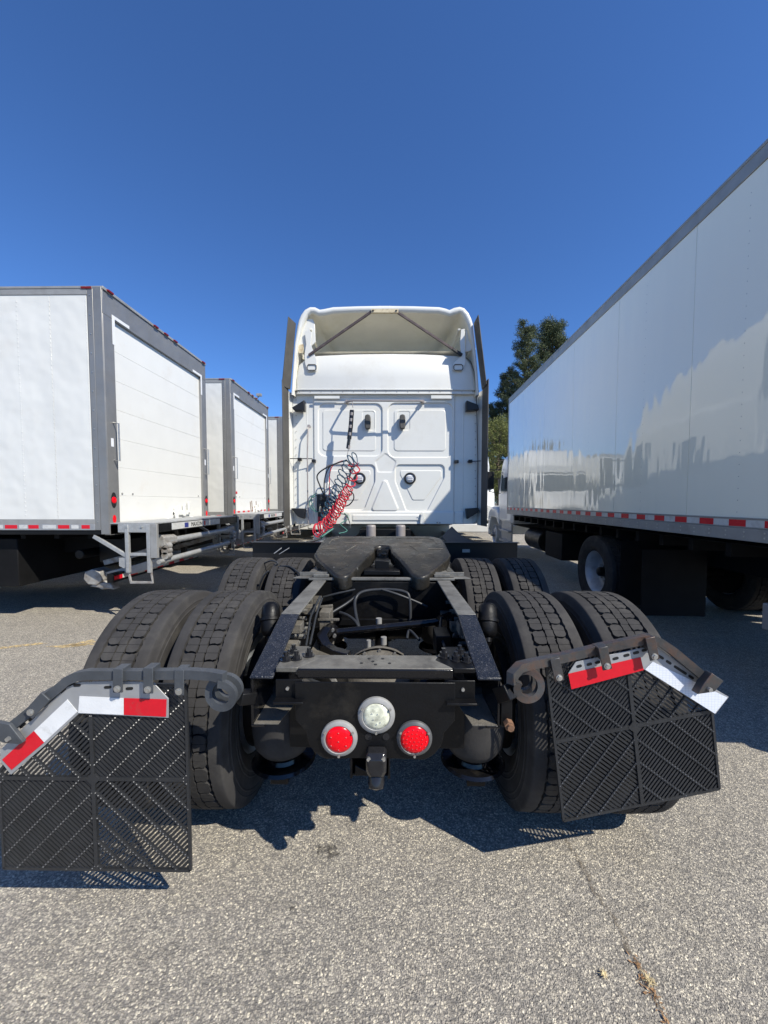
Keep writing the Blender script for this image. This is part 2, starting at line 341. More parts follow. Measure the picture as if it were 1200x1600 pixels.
# loose dry grass
def straw_tuft(px, py, n, r, name, label, m):
    c = gnd(px, py); mb = MB()
    for i in range(n):
        a = random.uniform(0, 6.28); q = r*random.uniform(0,.4); L = r*random.uniform(.5,1.3); b2 = random.uniform(0,6.28)
        p = Vector((c.x+q*math.cos(a), c.y+q*math.sin(a), .004+random.uniform(0,.006))); d = Vector((math.cos(b2), math.sin(b2), random.uniform(0,.35)))*L
        s = Vector((d.y,-d.x,0)).normalized()*.0012
        mb.add([p-s,p+s,p+d*.5+s+Vector((0,0,.002)),p+d*.5-s+Vector((0,0,.002)),p+d], [(0,1,2,3),(3,2,4)])
    return tag(mb.out(name, m), label, 'dry grass')
straw_tuft(943,1526,60,.011,'grass_tuft','small pale tuft of dry grass lying left of the crack in the asphalt',M['straw'])
t2 = straw_tuft(1014,1535,36,.020,'grass_debris','brown dry grass scraps caught in the asphalt crack at the bottom',M['straw'])
lb = MB()
for i in range(70):
    k = random.random(); p = gnd(985+60*k+random.gauss(0,4), 1490+110*k+random.gauss(0,5)); a = random.uniform(0,6.28); s = random.uniform(.002,.006)
    lb.add([(p.x+s*math.cos(a+q*1.57)*(1.6 if q%2 else .5), p.y+s*math.sin(a+q*1.57)*(1.6 if q%2 else .5), .003+random.uniform(0,.004)) for q in range(4)], [(0,1,2,3)])
lb = lb.out('leaf_litter', M['leaf_brown']); lb['kind'] = 'stuff'; lb['label'] = 'brown leaf crumbs along the asphalt crack'; lb['category'] = 'leaf litter'

# ============================================================ WHEELS
def tyre_mesh(R0=.505, tread=True):
    mb = MB(); NP = 46; K = 6 if tread else 2; n = NP*K
    def crown(x): return R0-.33*x*x
    cols = [(.286,-.098,0),(.292,-.118,0),(.315,-.131,0),(.352,-.1405,0),(.355,-.1440,0),(.361,-.1440,0),(.364,-.1415,0),(.376,-.143,0),(.379,-.1455,0),(.383,-.1455,0),(.386,-.1435,0),(.41,-.1455,0),(.430,-.1445,0),(.433,-.1465,0),(.437,-.1465,0),(.440,-.1435,0),(.455,-.1415,0),(.458,-.143,0),(.461,-.1405,0),(.474,-.1365,0),(.488,-.1325,0),(.4955,-.1295,0),(.4985,-.127,0),
            (crown(.118),-.1235,0),(crown(.100),-.100,0),(crown(.0785),-.0785,1),(R0-.017,-.0770,1),(R0-.017,-.035,0),(R0-.017,0,0)]
    cols = cols+[(r,-x,w) for r, x, w in cols[:-1]][::-1]
    m = len(cols); vs = []
    for k in range(n):
        an = 2*math.pi*k/n; ph = k % K
        wv = (-.002,.0015,.004,.0045,.001,-.0045)[ph] if tread else 0
        for r, x, w in cols:
            xx = x+(math.copysign(wv, x) if w and tread else 0)
            vs.append((xx, r*math.cos(an), r*math.sin(an)))
    fs = [(k*m+i, k*m+i+1, ((k+1) % n)*m+i+1, ((k+1) % n)*m+i) for k in range(n) for i in range(m-1)]
    mb.add(vs, fs)
    def block(poly):                      # polygon in (arc fraction of a pitch, x)
        top = []; bot = []
        for u, x in poly:
            a = 2*math.pi*u/NP; r = crown(x); top.append((x, r*math.cos(a), r*math.sin(a))); r2 = R0-.018
            bot.append((x, r2*math.cos(a), r2*math.sin(a)))
        k = len(poly); mb.add(top+bot, [tuple(range(k))]+[(i, i+k, (i+1) % k+k, (i+1) % k) for i in range(k)])
    if tread:
        for i in range(NP):
            for s, off in ((-1, 0.0), (1, .5)):
                u = i+off
                w1 = (s > 0)*.0015
                block([(u+.045,s*.0255),(u+.01,s*.038),(u+.01,s*.055),(u+.09,s*.066),(u+.24,s*(.0712+w1)),(u+.480,s*.0705),(u+.485,s*.0225),(u+.25,s*.0215)])
                block([(u+.503,s*.0225),(u+.500,s*.0705),(u+.74,s*.0722),(u+.87,s*.067),(u+.925,s*.055),(u+.875,s*.046),(u+.89,s*.036),(u+.94,s*.0255),(u+.72,s*.0215)])
            for j in range(2):
                u = i+j*.5; z = .0015*(1 if j else -1)
                block([(u+.010,-.0165+z),(u+.010,.0165+z),(u+.25,.0180+z),(u+.486,.0165+z),(u+.486,-.0165+z),(u+.25,-.0150+z)])
            # shoulder sipes: thin raised ticks on the outer edge
    return mb
def shade(ob, a=32):
    ob.data.shade_smooth(); ob.data.set_sharp_from_angle(angle=R(a)); return ob
def make_wheel(matn='rim_white', tread=True):    # outboard side faces +X (dual, deep dish)
    rim = MB()
    prof = [(.290,-.112),(.298,-.108),(.297,-.100),(.282,-.094),(.262,-.06),(.255,0),(.262,.06),(.282,.094),(.297,.100),(.298,.110),(.290,.112),(.276,.100),(.255,.062),(.246,0),(.238,-.045),(.20,-.062),(.165,-.060),(.150,-.050),(.112,-.050),(.108,-.052)]
    rim.lathe(prof, (0,0,0), (1,0,0), 48)
    w = rim.out('wheel', M[matn], None, smooth=35)
    ty = tyre_mesh(tread=tread).out('tyre', M['rubber'], w, smooth=30)
    nut = MB()
    for k in range(10):
        a = 2*math.pi*k/10; c = Vector((-.050, .143*math.cos(a), .143*math.sin(a))); nut.cyl(c, c+Vector((.032,0,0)), .016, .014, 6)
    nut.out('lug_nuts', M['bolt'], w)['kind'] = 'stuff'
    hub = MB(); hub.lathe([(.0,.075),(.045,.072),(.062,.060),(.068,-.02),(.112,-.045),(.112,-.07)], (0,0,0), (1,0,0), 28)
    hub.out('hub', M['chassis'], w, smooth=35)
    hh = MB()
    for k in range(5):
        a = 2*math.pi*(k+.5)/5; c = Vector((-.0595, .205*math.cos(a), .205*math.sin(a))); hh.cyl(c-Vector((.01,0,0)), c+Vector((.008,0,0)), .024, .024, 14)
    hh.out('hand_holes', M['black_plastic'], w)['kind'] = 'stuff'
    return w
WHEEL = make_wheel(); 
def make_front_wheel():
    rim = MB()
    prof = [(.290,-.112),(.298,-.108),(.282,-.094),(.262,-.06),(.255,0),(.262,.06),(.282,.094),(.298,.110),(.290,.114),(.272,.10),(.25,.055),(.215,.075),(.17,.095),(.150,.098),(.108,.098)]
    rim.lathe(prof, (0,0,0), (1,0,0), 48); w = rim.out('wheel', M['rim_white'], None, smooth=35)
    o = WHEEL.children[0].copy(); scene.collection.objects.link(o); o.parent = w
    nut = MB()
    for k in range(10):
        a = 2*math.pi*k/10; c = Vector((.098, .143*math.cos(a), .143*math.sin(a))); nut.cyl(c, c+Vector((.03,0,0)), .016, .014, 6)
    nut.out('lug_nuts', M['bolt'], w)['kind'] = 'stuff'
    hub = MB(); hub.lathe([(.0,.20),(.05,.197),(.065,.185),(.07,.12),(.112,.10),(.112,.05)], (0,0,0), (1,0,0), 28); hub.out('hub', M['wheel_steel'], w, smooth=35)
    return w
FWHEEL = make_front_wheel()
templates = [WHEEL, FWHEEL]
def put_wheel(src, parent, x, y, side, z=.502):
    return share(src, 'wheel', parent, (x, y, z), (random.uniform(0,6.28), 0, 0 if side > 0 else math.pi))

# ============================================================ TRACTOR
TY = 3.0
TR = thing('tractor_truck', 'white sleeper tractor truck with bare black frame and fifth wheel, seen from behind', 'truck', (0,TY,0))
ORG = (0,TY,0)
def tp(name, mb, m, parent=None, **kw):
    return mb.out(name, M[m] if isinstance(m, str) else m, parent or TR, org=ORG, **kw)

for Y in (1.945, 3.16):
    for s in (-1, 1):
        put_wheel(WHEEL, TR, s*1.085, Y-TY, s); put_wheel(WHEEL, TR, s*.740, Y-TY, -s)
for s in (-1, 1): put_wheel(FWHEEL, TR, s*1.03, 8.75-TY, s)

# frame rails
ZK = .975
for s in (-1, 1):
    w = MB(); prof = [(1.29,.700),(1.29,.862),(1.675,ZK-.008),(9.3,ZK+.004),(9.3,.70)]
    w.prism([(s*.43, y, z) for y, z in prof], (-s*.009,0,0))
    w.prism([(s*.43, 1.29, .700),(s*.43, 9.3, .700),(s*.35, 9.3, .700),(s*.35, 1.40, .700),(s*.385, 1.29,.700)], (0,0,-.009))
    rail = tp('frame_rail', w, 'chassis_gloss', bevel=.002)
    f = MB(); f.prism([(s*.4315,1.285,.8615),(s*.4315,1.675,ZK-.0085),(s*.35,1.675,ZK-.0085),(s*.35,1.285,.8615)], (0,0,.010))
    tp('top_flange', f, 'rail_black', rail, bevel=.004)
    f = MB(); f.prism([(s*.4315,1.6765,ZK-.008),(s*.4315,9.3,ZK+.004),(s*.35,9.3,ZK+.004),(s*.35,1.6765,ZK-.008)], (0,0,.010))
    tp('top_flange', f, 'rail_worn', rail, bevel=.003)
    f = MB(); f.prism([(s*.420,1.288,.7015),(s*.420,1.56,.7015),(s*.285,1.56,.7015),(s*.335,1.288,.7015)], (0,0,.003))
    tp('flange_dirt', f, 'chassis_dusty', rail)
    b = MB()
    for y in (1.60, 1.78, 1.90, 2.05, 2.2):
        for z in (.76, .84):
            b.cyl((s*.43,y,z),(s*.446,y,z),.012,n=6); b.cyl((s*.421,y,z),(s*.400,y,z),.012,n=6)
    tp('bolts', b, 'bolt', rail)['kind'] = 'stuff'
# rear crossmember and its gussets
c = MB(); c.prism([(-.268,1.300,.897),(-.245,1.415,.897),(.245,1.415,.897),(.268,1.300,.897)], (0,0,-.008)); 
cm = tp('rear_crossmember', c, 'plate_worn', bevel=.003); tp('front_lip', MB().box(-.268,.268,1.291,1.2995,.862,.896), 'chassis_gloss', cm, bevel=.003)
h = MB()
for x, y in ((-.05,1.34),(0,1.33),(.05,1.34),(-.025,1.38),(.025,1.38),(-.01,1.355)): h.cyl((x,y,.8955),(x,y,.8985),.0055,n=10)
tp('bolt_holes', h, 'black_plastic', cm)['kind'] = 'stuff'
c = MB(); c.box(-.345,.345,1.47,1.478,.50,.74); c.box(-.345,.345,1.44,1.478,.74,.75); cm2 = tp('inner_sun_block', c, 'chassis', bevel=.003)  # plate added between the rails to block sun from the ground below
for s in (-1, 1):
    gp = MB(); gp.prism([(s*.345,1.30,.880),(s*.345,1.50,.880),(s*.27,1.50,.880),(s*.215,1.37,.880),(s*.27,1.30,.880)], (0,0,.018))
    gs = tp('gusset_plate', gp, 'plate_worn' if s < 0 else 'chassis', bevel=.003)
    b = MB()
    for x, y in ((.315,1.43),(.29,1.37),(.25,1.40),(.325,1.36)):
        b.cyl((s*x,y,.898),(s*x,y,.916),.015,n=6); b.cyl((s*x,y,.916),(s*x,y,.930),.008,n=8); b.cyl((s*x,y,.8985),(s*x,y,.902),.021,n=14)
    tp('nuts', b, 'black_gloss', gs)['kind'] = 'stuff'
    gp = MB(); gp.prism([(s*.342,1.285,.862),(s*.25,1.285,.862),(s*.20,1.285,.80),(s*.342,1.285,.79)], (0,.006,0)); gp.box(*(sorted((s*.342,s*.24))),1.25,1.285,.792,.80)
    tp('end_bracket', gp, 'chassis', bevel=.002)
    b = MB()
    for x in (.300,.255): b.cyl((s*x,1.279,.832),(s*x,1.285,.832),.006,n=8)
    tp('rivets', b, 'bolt', gs)['kind'] = 'stuff'

# light panel
def arc(cx, cz, r, a0, a1, n=7): return [(cx+r*math.cos(R(a0+(a1-a0)*i/n)), cz+r*math.sin(R(a0+(a1-a0)*i/n))) for i in range(n+1)]
pts = [(-.272,.860),(.272,.860),(.272,.73)]+arc(.135,.685,.10,0,-70)+[(.07,.594),(-.07,.594)]+arc(-.135,.685,.10,-110,-180)+[(-.272,.73)]
lp = MB().prism([(x,1.272,z) for x, z in pts], (0,.006,0)); lpan = tp('light_panel', lp, 'chassis', bevel=.002)
b = MB()
for x in (-.022,.038): b.cyl((x,1.2695,.672),(x,1.273,.672),.012,n=16)
tp('panel_holes', b, 'black_gloss', lpan)['kind'] = 'stuff'
def lamp(name, px, py, lens, bez, rb, rl, dots):
    p = at(px, py, 1.265); mb = MB()
    rl *= 1.03; mb.lathe([(rl-.001,-.012),(rl+.002,-.0145),(rb-.006,-.0125),(rb,-.008),(rb+.001,0),(rl-.001,0)], p+Vector((0,.006,0)), (0,1,0), 44, closed=True)
    o = tp(name, mb, bez, smooth=30)
    l = MB().lathe([(0,-.019),(rl*.4,-.0185),(rl*.75,-.0165),(rl*.95,-.012),(rl,-.006),(rl,.004)], p+Vector((0,.004,0)), (0,1,0), 40)
    lo = tp('lens', l, lens, o, smooth=50)
    s = MB()
    for a in (30, 150, 270):
        c = p+Vector(((rb+rl)/2*math.cos(R(a)), -.011, (rb+rl)/2*math.sin(R(a)))); s.cyl(c, c+Vector((0,-.005,0)), .0042, n=8)
    tp('screws', s, 'bolt', o)['kind'] = 'stuff'
    d = MB()
    for x, z in dots:
        c = p+Vector((x*rl, -.0135-.004*(1-x*x-z*z)*.5, z*rl)); q_ = .0019 if len(dots) > 10 else .0026; d.add([c+Vector((-q_,-.001,-q_)), c+Vector((q_,-.001,-q_)), c+Vector((0,-.0045,q_*1.5)), c+Vector((0,.004,-q_))], [(0,1,2),(1,3,2),(3,0,2)])
    if dots: tp('light_dots', d, 'red_dot' if 'red' in lens else 'sticker', o)['kind'] = 'stuff'  # lens dots, their small highlights painted in as pale colour
    return o
six = [(0,0)]+[(.62*math.cos(R(a)), .62*math.sin(R(a))) for a in range(30,390,60)]
many = [(0,0)]+[(.3*math.cos(R(a)), .3*math.sin(R(a))) for a in range(0,360,60)]+[(.56*math.cos(R(a)), .56*math.sin(R(a))) for a in range(15,375,30)]+[(.82*math.cos(R(a)), .82*math.sin(R(a))) for a in range(0,360,24)]
a = lamp('tail_light', 530, 1154, 'red_lens', 'bezel', .0615, .0455, six); a['label'] = 'red tail light in pale steel ring'
a = lamp('tail_light', 647.5, 1154, 'red_lens', 'bezel_dark', .060, .0470, many); a['label'] = 'red dotted tail light in dark ring'
a = lamp('reverse_light', 588, 1118, 'clear_lens', 'bezel', .0625, .0445, [(.1,.3),(-.2,-.1),(.3,-.3),(-.3,.35),(.05,-.45)]); a['label'] = 'clear reverse light between the two red ones'
# trailer plug socket with lid and tow bracket
p = at(588, 1195, 1.25); mb = MB()
sec = lambda y, k, z0, z1: [(p.x-.035*k, y, z1-.01),(p.x-.028*k, y, z1),(p.x+.028*k, y, z1),(p.x+.035*k, y, z1-.01),(p.x+.035*k, y, z0+.02),(p.x+.022*k, y, z0),(p.x-.022*k, y, z0),(p.x-.035*k, y, z0+.02)]
mb.loft([sec(1.270,1,p.z-.035,p.z+.052), sec(1.235,.98,p.z-.035,p.z+.050), sec(1.22,.7,p.z-.02,p.z+.035)])
mb.lathe([(.026,0),(.028,-.03),(.024,-.045),(0,-.05)], (p.x,1.255,p.z-.030), (0,.6,1), 20)
pl = tp('trailer_socket', mb, 'black_gloss', bevel=.003)
b = MB()
for x in (-.024,.024): b.cyl((p.x+x,1.236,p.z+.036),(p.x+x,1.222,p.z+.036),.007,n=10)
tp('screws', b, 'bolt', pl)['kind'] = 'stuff'
b = MB(); b.box(-.085,-.078,1.275,1.40,.52,.60); b.box(.045,.052,1.275,1.40,.52,.60); b.box(-.085,.052,1.30,1.40,.512,.52); b.prism([(-.07,1.285,.56),(-.02,1.285,.535),(.045,1.285,.522),(-.07,1.285,.522)],(0,.01,0))
tp('tow_bracket', b, 'chassis', bevel=.002)

# air springs, trailing arms, axles
for s in (-1, 1):
    for Y in (1.62, 2.92):
        x = s*.41
        a = MB().lathe([(0,.735),(.09,.732),(.108,.72),(.122,.69),(.130,.64),(.130,.50),(.122,.44),(.098,.405),(.07,.395)], (x,Y,0), (0,0,1), 36)
        sp = tp('air_spring', a, 'rubber', smooth=50)
        d = MB().lathe([(.072,.398),(.066,.375),(.072,.360),(.128,.367),(.136,.355),(.125,.345),(0,.335)], (x,Y,0), (0,0,1), 36)
        tp('spring_seat', d, 'chassis_gloss', sp, smooth=30)
        d = MB().cyl((x,Y,.732),(x,Y,.745),.11,n=28); d.box(x-.05,x+.05,Y-.05,Y+.05,.745,.80); tp('top_plate', d, 'chassis', sp)
        t = MB(); t.sweep([(x,Y-.08,.315),(x,Y+.12,.315),(x,Y+.30,.33),(x,Y+.50,.43),(x,Y+.86,.56)], .075, .045); t.box(x-.05,x+.05,Y+.82,Y+.94,.48,.72)
        tp('trailing_arm', t, 'chassis', bevel=.004)
        t = MB(); k = Y+.16; t.cyl((s*.50,k,.86),(s*.52,k+.05,.60),.036,n=18); t.lathe([(0,.10),(.028,.10),(.040,.085),(.043,.05),(.043,.03),(.050,.028),(.050,.015),(.043,.012),(.043,-.03),(.03,-.05),(.018,-.055),(.018,-.075),(0,-.075)], (s*.505,k-.02,.90), (s*.1,.45,.9), 22); t.cyl((s*.52,k+.05,.60),(s*.52,k+.06,.46),.024,n=14)
        sh = tp('shock_absorber', t, 'chassis', smooth=35)
        t = MB(); t.cyl((s*.44,k-.02,.90),(s*.53,k-.02,.90),.013,n=10); tp('mount_bolt', t, 'chassis_gloss', sh)
for Y in (1.945, 3.16):
    a = MB(); a.tube([(-.62,Y,.502),(-.30,Y,.502),(-.20,Y,.502),(.0,Y,.502),(.20,Y,.502),(.30,Y,.502),(.62,Y,.502)], [.065,.068,.10,.17,.10,.068,.065], 20)
    a.ball((0,Y,.52), .205, 24, (1,.85,.98)); ax = tp('drive_axle', a, 'chassis_dusty', smooth=50)
    b = MB().lathe([(.212,-.012),(.212,.012),(.20,.018)], (0,Y-.02,.52), (0,1,0), 36); tp('cover_flange', b, 'chassis_dusty', ax, smooth=30)
    b = MB()
    for k in range(16):
        an = 2*math.pi*k/16; c = Vector((.20*math.cos(an), Y-.034, .52+.20*math.sin(an))); b.cyl(c, c+Vector((0,-.012,0)), .009, n=6)
    tp('bolts', b, 'bolt', ax)['kind'] = 'stuff'
    for s in (-1, 1):
        b = MB().lathe([(0,-.09),(.06,-.085),(.078,-.07),(.08,-.01),(.084,0),(.08,.01),(.078,.06),(.06,.075),(0,.08)], (s*.24,Y-.17,.60), (s*.25,-1,.25), 24); tp('brake_chamber', b, 'chassis', smooth=35)
    for s in (-1, 1): tp('brake_shield', MB().lathe([(.0,-.01),(.26,-.01),(.26,.03),(.20,.03)], (s*.585,Y,.502), (s,0,0), 30), 'chassis', smooth=30)
t = MB().tube([(-.27,2.04,.765),(.36,2.08,.82)], .019, 12); t.cyl((.33,2.05,.82),(.39,2.11,.82),.04,n=16); t.lathe([(.02,-.04),(.042,-.035),(.042,.035),(.02,.04)], (-.27,2.04,.765), (0,1,0), 18)
tr = tp('torque_rod', t, 'chassis_gloss', smooth=35)
b = MB().sweep([at(513,984,2.0),at(503,996,1.95),(at(508,1010,1.90)),at(522,1020,1.87),at(545,1026,1.85)], .05, .045); tp('axle_bracket', b, 'chassis_gloss', tr, bevel=.004)
b = MB()
for dx, dz in ((-.02,.03),(.02,.03),(-.02,-.01),(.03,0)): b.cyl((-.27+dx,2.005,.765+dz),(-.27+dx,1.985,.765+dz),.009,n=6)
tp('nuts', b, 'bolt', tr)['kind'] = 'stuff'
ds = MB().tube([(0,2.15,.55),(0,3.05,.56)], .045, 18); ds.lathe([(.0,-.05),(.07,-.05),(.07,.05),(.0,.05)], (0,2.2,.55), (0,1,0), 20); tp('drive_shaft', ds, 'chassis', smooth=35)
x = MB(); x.box(-.42,.42,2.40,2.47,.74,.965); x.box(-.42,.42,2.36,2.52,.70,.74); tp('mid_crossmember', x, 'chassis', bevel=.003)
x = MB(); x.box(-.42,.42,3.75,3.83,.70,.96); x.box(-.42,.42,5.2,5.3,.70,.96); x.box(-.42,.42,7.9,8.0,.70,.96); tp('front_crossmember', x, 'chassis', bevel=.003)
x = MB().lathe([(0,-.30),(.11,-.28),(.125,-.24),(.125,.24),(.11,.28),(0,.30)], (.0,2.72,.62), (1,0,0), 28); tp('air_tank', x, 'chassis', smooth=40)
# plates, lines and hoses inside the frame
x = MB(); x.prism([(-.345,1.72,.72),(-.345,2.05,.72),(-.25,2.05,.71),(-.22,1.78,.71)], (0,0,.008)); tp('suspension_plate', x, 'chassis_dusty', bevel=.003); tp('suspension_bracket', MB().box(-.34,-.28,2.10,2.22,.74,.86), 'chassis_dusty', bevel=.003); tp('suspension_bracket', MB().box(.27,.34,1.78,1.92,.74,.84), 'chassis', bevel=.003)
def hose(pts, r, m='hose_black', parent=None, name='air_hose', n=8, k=8):
    P = [Vector(p) for p in pts]; out = []
    for i in range(len(P)-1):
        p0 = P[max(i-1,0)]; p1 = P[i]; p2 = P[i+1]; p3 = P[min(i+2,len(P)-1)]
        for j in range(k):
            t = j/k; out.append(.5*((2*p1)+(p2-p0)*t+(2*p0-5*p1+4*p2-p3)*t*t+(3*p1-p0-3*p2+p3)*t**3))
    out.append(P[-1]); return tp(name, MB().tube(out, r, n), m, parent, smooth=60)
def ph(L): return [at(*q) for q in L]
hose(ph([(563,988,2.08),(556,960,2.2),(555,938,2.3),(566,925,2.34),(597,921,2.36),(630,924,2.35),(640,936,2.33),(641,978,2.30)]), .010)
hose(ph([(597,921,2.34),(622,929,2.33),(645,938,2.33),(668,948,2.33)]), .008)
hose(ph([(505,933,2.36),(528,927,2.36),(555,921,2.38)]), .007)
hose(ph([(503,968,2.2),(522,955,2.25),(540,944,2.3),(556,932,2.34)]), .009)
hose(ph([(531,957,2.2),(544,962,2.16),(556,972,2.12),(563,986,2.08)]), .009)
hose(ph([(484,1008,1.75),(489,985,1.85),(494,962,1.95),(503,935,2.1)]), .006)
hose(ph([(478,1010,1.72),(482,985,1.82),(486,962,1.92),(500,932,2.1)]), .006)
hose(ph([(655,1000,1.9),(640,985,2.0),(636,998,1.95)]), .007); hose(ph([(695,1012,1.72),(688,985,1.9),(690,960,2.1)]), .007)
hose([(-.18,1.75,.60),(-.28,1.65,.68),(-.33,1.56,.76)], .009); hose([(.18,1.78,.64),(.26,1.68,.70),(.33,1.56,.78)], .009)
x = MB(); x.beam(at(500,948,2.2), at(520,946,2.2), .012,.012); x.beam(at(497,968,2.1), at(530,968,2.1), .018,.012); tp('pipe_clamp', x, 'chassis_dusty', bevel=.002)
x = MB().cyl(at(592,984,2.15),at(592,966,2.15),.017,n=14); x.cyl((.02,2.02,.71),(.02,2.02,.75),.016,n=12); x.cyl((-.06,2.0,.70),(-.06,2.0,.74),.012,n=10); tp('axle_breather', x, 'rail_grey', smooth=35)
b = MB()
for i in range(26):
    s = random.choice((-1,1)); y = random.uniform(1.55,2.35); z = random.uniform(.74,.92); b.cyl((s*.421,y,z),(s*random.uniform(.385,.40),y,z),random.uniform(.009,.014),n=6)
tp('frame_bolts', b, 'bolt')['kind'] = 'stuff'
b = MB()
for i in range(8):
    s = -1 if i < 5 else 1; y = random.uniform(1.6,2.3); z = random.uniform(.78,.9); b.box(min(s*.42,s*.36), max(s*.42,s*.36), y, y+random.uniform(.04,.1), z, z+random.uniform(.02,.05))
tp('pipe_clamps', b, 'chassis_dusty', bevel=.003)['kind'] = 'stuff'

# slide rails and mounting angles of the fifth wheel
for s in (-1, 1):
    x = MB(); x.box(*sorted((s*.335,s*.435)), 2.42,3.35,.990,1.010); x.prism([(s*.30,2.40,.986),(s*.56,2.40,.986),(s*.53,2.47,.986),(s*.30,2.47,.986)],(0,0,.008)); x.box(*sorted((s*.33,s*.53)),2.455,2.462,.994,1.02)
    sr = tp('slide_rail', x, 'rail_worn', bevel=.002)
    b = MB()
    for k in range(15): b.box(*sorted((s*.435,s*.475)), 2.50+k*.055,2.53+k*.055,.992,1.014)
    tp('rail_teeth', b, 'plate_worn', sr)['kind'] = 'stuff'
x = MB(); x.box(-.46,.46,2.395,2.425,.978,.994); tp('base_plate_edge', x, 'rail_worn', bevel=.002)
x = MB(); x.box(-.33,.33,2.55,3.2,.975,.99); x.box(-.40,-.33,2.75,2.95,.99,1.10); x.box(.33,.40,2.75,2.95,.99,1.10); x.box(-.12,.12,2.50,2.75,.99,1.02); x.box(-.05,.05,2.60,2.85,1.0,1.07); tp('fifth_wheel_base', x, 'chassis', bevel=.005)
# fifth wheel top plate: concave outline, sloping ramps
def zf(y): return 1.196-.19*(3.12-y) if y > 2.66 else 1.196-.19*(3.12-2.66)-.32*(2.66-y)
L1 = [(.0,3.12),(.36,3.12),(.42,3.10),(.465,3.05),(.478,2.97),(.478,2.66)]
th = [(.088,2.66),(.062,2.73),(.058,2.78)]+[(.058*math.cos(R(a)), 2.80+.058*math.sin(R(a))) for a in (20,45,70,90)]
half = L1+th
mb = MB(); top = []
def addpoly(P, depth=.0):
    n = len(mb.v); mb.v += [(x,y,zf(y)) for x, y in P]; mb.f.append(tuple(range(n, n+len(P))))
bm_pts = []
for s in (1, -1):
    main = [(s*x, y) for x, y in half]
    ramp = [(s*.088,2.66),(s*.478,2.66),(s*.455,2.60),(s*.30,2.385),(s*.265,2.355),(s*.225,2.355),(s*.195,2.385),(s*.115,2.60)]
    addpoly(main); addpoly(ramp)
me = bpy.data.meshes.new('fifth_wheel'); bm = bmesh.new()
V = {}
for f in mb.f:
    vv = []
    for i in f:
        k = tuple(round(c, 5) for c in mb.v[i])
        if k not in V: V[k] = bm.verts.new(Vector(mb.v[i])-Vector(ORG))
        vv.append(V[k])
    try: bm.faces.new(vv)
    except ValueError: pass
bmesh.ops.recalc_face_normals(bm, faces=bm.faces[:])
for f in bm.faces:
    if f.normal.z < 0: f.normal_flip()
ret = bmesh.ops.extrude_face_region(bm, geom=bm.faces[:])
for v in [e for e in ret['geom'] if isinstance(e, bmesh.types.BMVert)]:
    c = Vector((0, 2.9-TY, 0)); v.co.z -= .095; v.co.x *= .965
bmesh.ops.recalc_face_normals(bm, faces=bm.faces[:])
bm.to_mesh(me); bm.free(); FWH = bpy.data.objects.new('fifth_wheel', me); scene.collection.objects.link(FWH); FWH.parent = TR; me.materials.append(M['fifth'])
b = FWH.modifiers.new('bevel','BEVEL'); b.width = .016; b.segments = 4; b.limit_method = 'ANGLE'; b.angle_limit = R(40); me.shade_smooth(); me.set_sharp_from_angle(angle=R(40))
x = MB()
for s in (-1, 1):                            # grease grooves and a raised border on the plate
    x.tube([(s*xx, y, zf(y)+.0005) for xx, y in ((.10,3.05),(.34,3.05),(.40,3.01),(.41,2.90))], .0035, 6)
    x.tube([(s*xx, y, zf(y)+.0005) for xx, y in ((.16,2.93),(.30,2.93))], .004, 6)
    x.tube([(s*xx, y, zf(y)+.0005) for xx, y in ((.33,2.78),(.44,2.78))], .004, 6)
    x.tube([(s*xx, y, zf(y)+.0005) for xx, y in ((.20,2.86),(.26,2.72))], .003, 6)
tp('grease_grooves', x, 'chassis_dusty', FWH, smooth=40)['kind'] = 'stuff'
x = MB(); x.box(-.045,.045,2.80,2.86,1.04,1.125); x.box(-.03,.03,2.74,2.80,1.02,1.09); x.box(-.008,.03,2.72,2.79,1.09,1.105); tp('locking_jaw', x, 'chassis_gloss', FWH, bevel=.004)

# quarter fenders, catwalk, tanks
for s in (-1, 1):
    x = MB(); x.prism([(s*.50,3.86,1.065),(s*1.34,3.86,1.065),(s*1.34,3.90,.55),(s*.50,3.90,.55)], (0,.012,0)); x.box(*sorted((s*.50,s*1.34)),3.80,3.875,1.062,1.070); x.box(*sorted((s*.43,s*.52)),3.86,3.90,.90,.98)
    fd = tp('fender_guard', x, 'black_plastic', bevel=.002)
    x = MB(); x.box(*sorted((s*.50,s*.98)),4.25,5.1,.90,.93); tp('catwalk', x, 'alu', bevel=.002)
    x = MB().lathe([(0,0),(.26,.0),(.29,.02),(.30,.05),(.30,1.35),(.29,1.38),(.26,1.40),(0,1.40)], (s*.86,4.78,.62), (0,1,0), 36); tk = tp('fuel_tank', x, 'tank', smooth=35)
    for y in (5.1, 5.8): tp('tank_strap', MB().lathe([(.301,y),(.306,y),(.306,y+.05),(.301,y+.05)], (s*.86,0,.62), (0,1,0), 36), 'steel', tk)
    x = MB().cyl((s*.17+.01,4.40,1.02),(s*.17+.01,4.40,1.19),.055,n=22); x.lathe([(.055,0),(.05,.018),(0,.022)], (s*.17+.01,4.40,1.19), (0,0,1), 22); tp('cab_air_spring', x, 'rod_grey', smooth=40)
tp('fender_sticker', MB().box(.785,.86,3.852,3.8585,.965,.998), 'rail_grey')
x = MB(); x.box(-.42,.42,4.45,5.5,.93,.985); x.box(-.30,.30,4.50,4.9,.99,1.15); tp('frame_deck', x, 'chassis', bevel=.003)
x = MB().tube([at(455,852,3.9), at(470,848,4.0), at(492,845,4.1)], .008, 8); tp('lever_rod', x, 'alu')
x = MB(); x.beam(at(428,865,3.78), at(440,856,3.80), .02,.008); x.beam(at(436,866,3.78), at(452,856,3.80), .018,.006); tp('grab_hook', x, 'alu', bevel=.002)
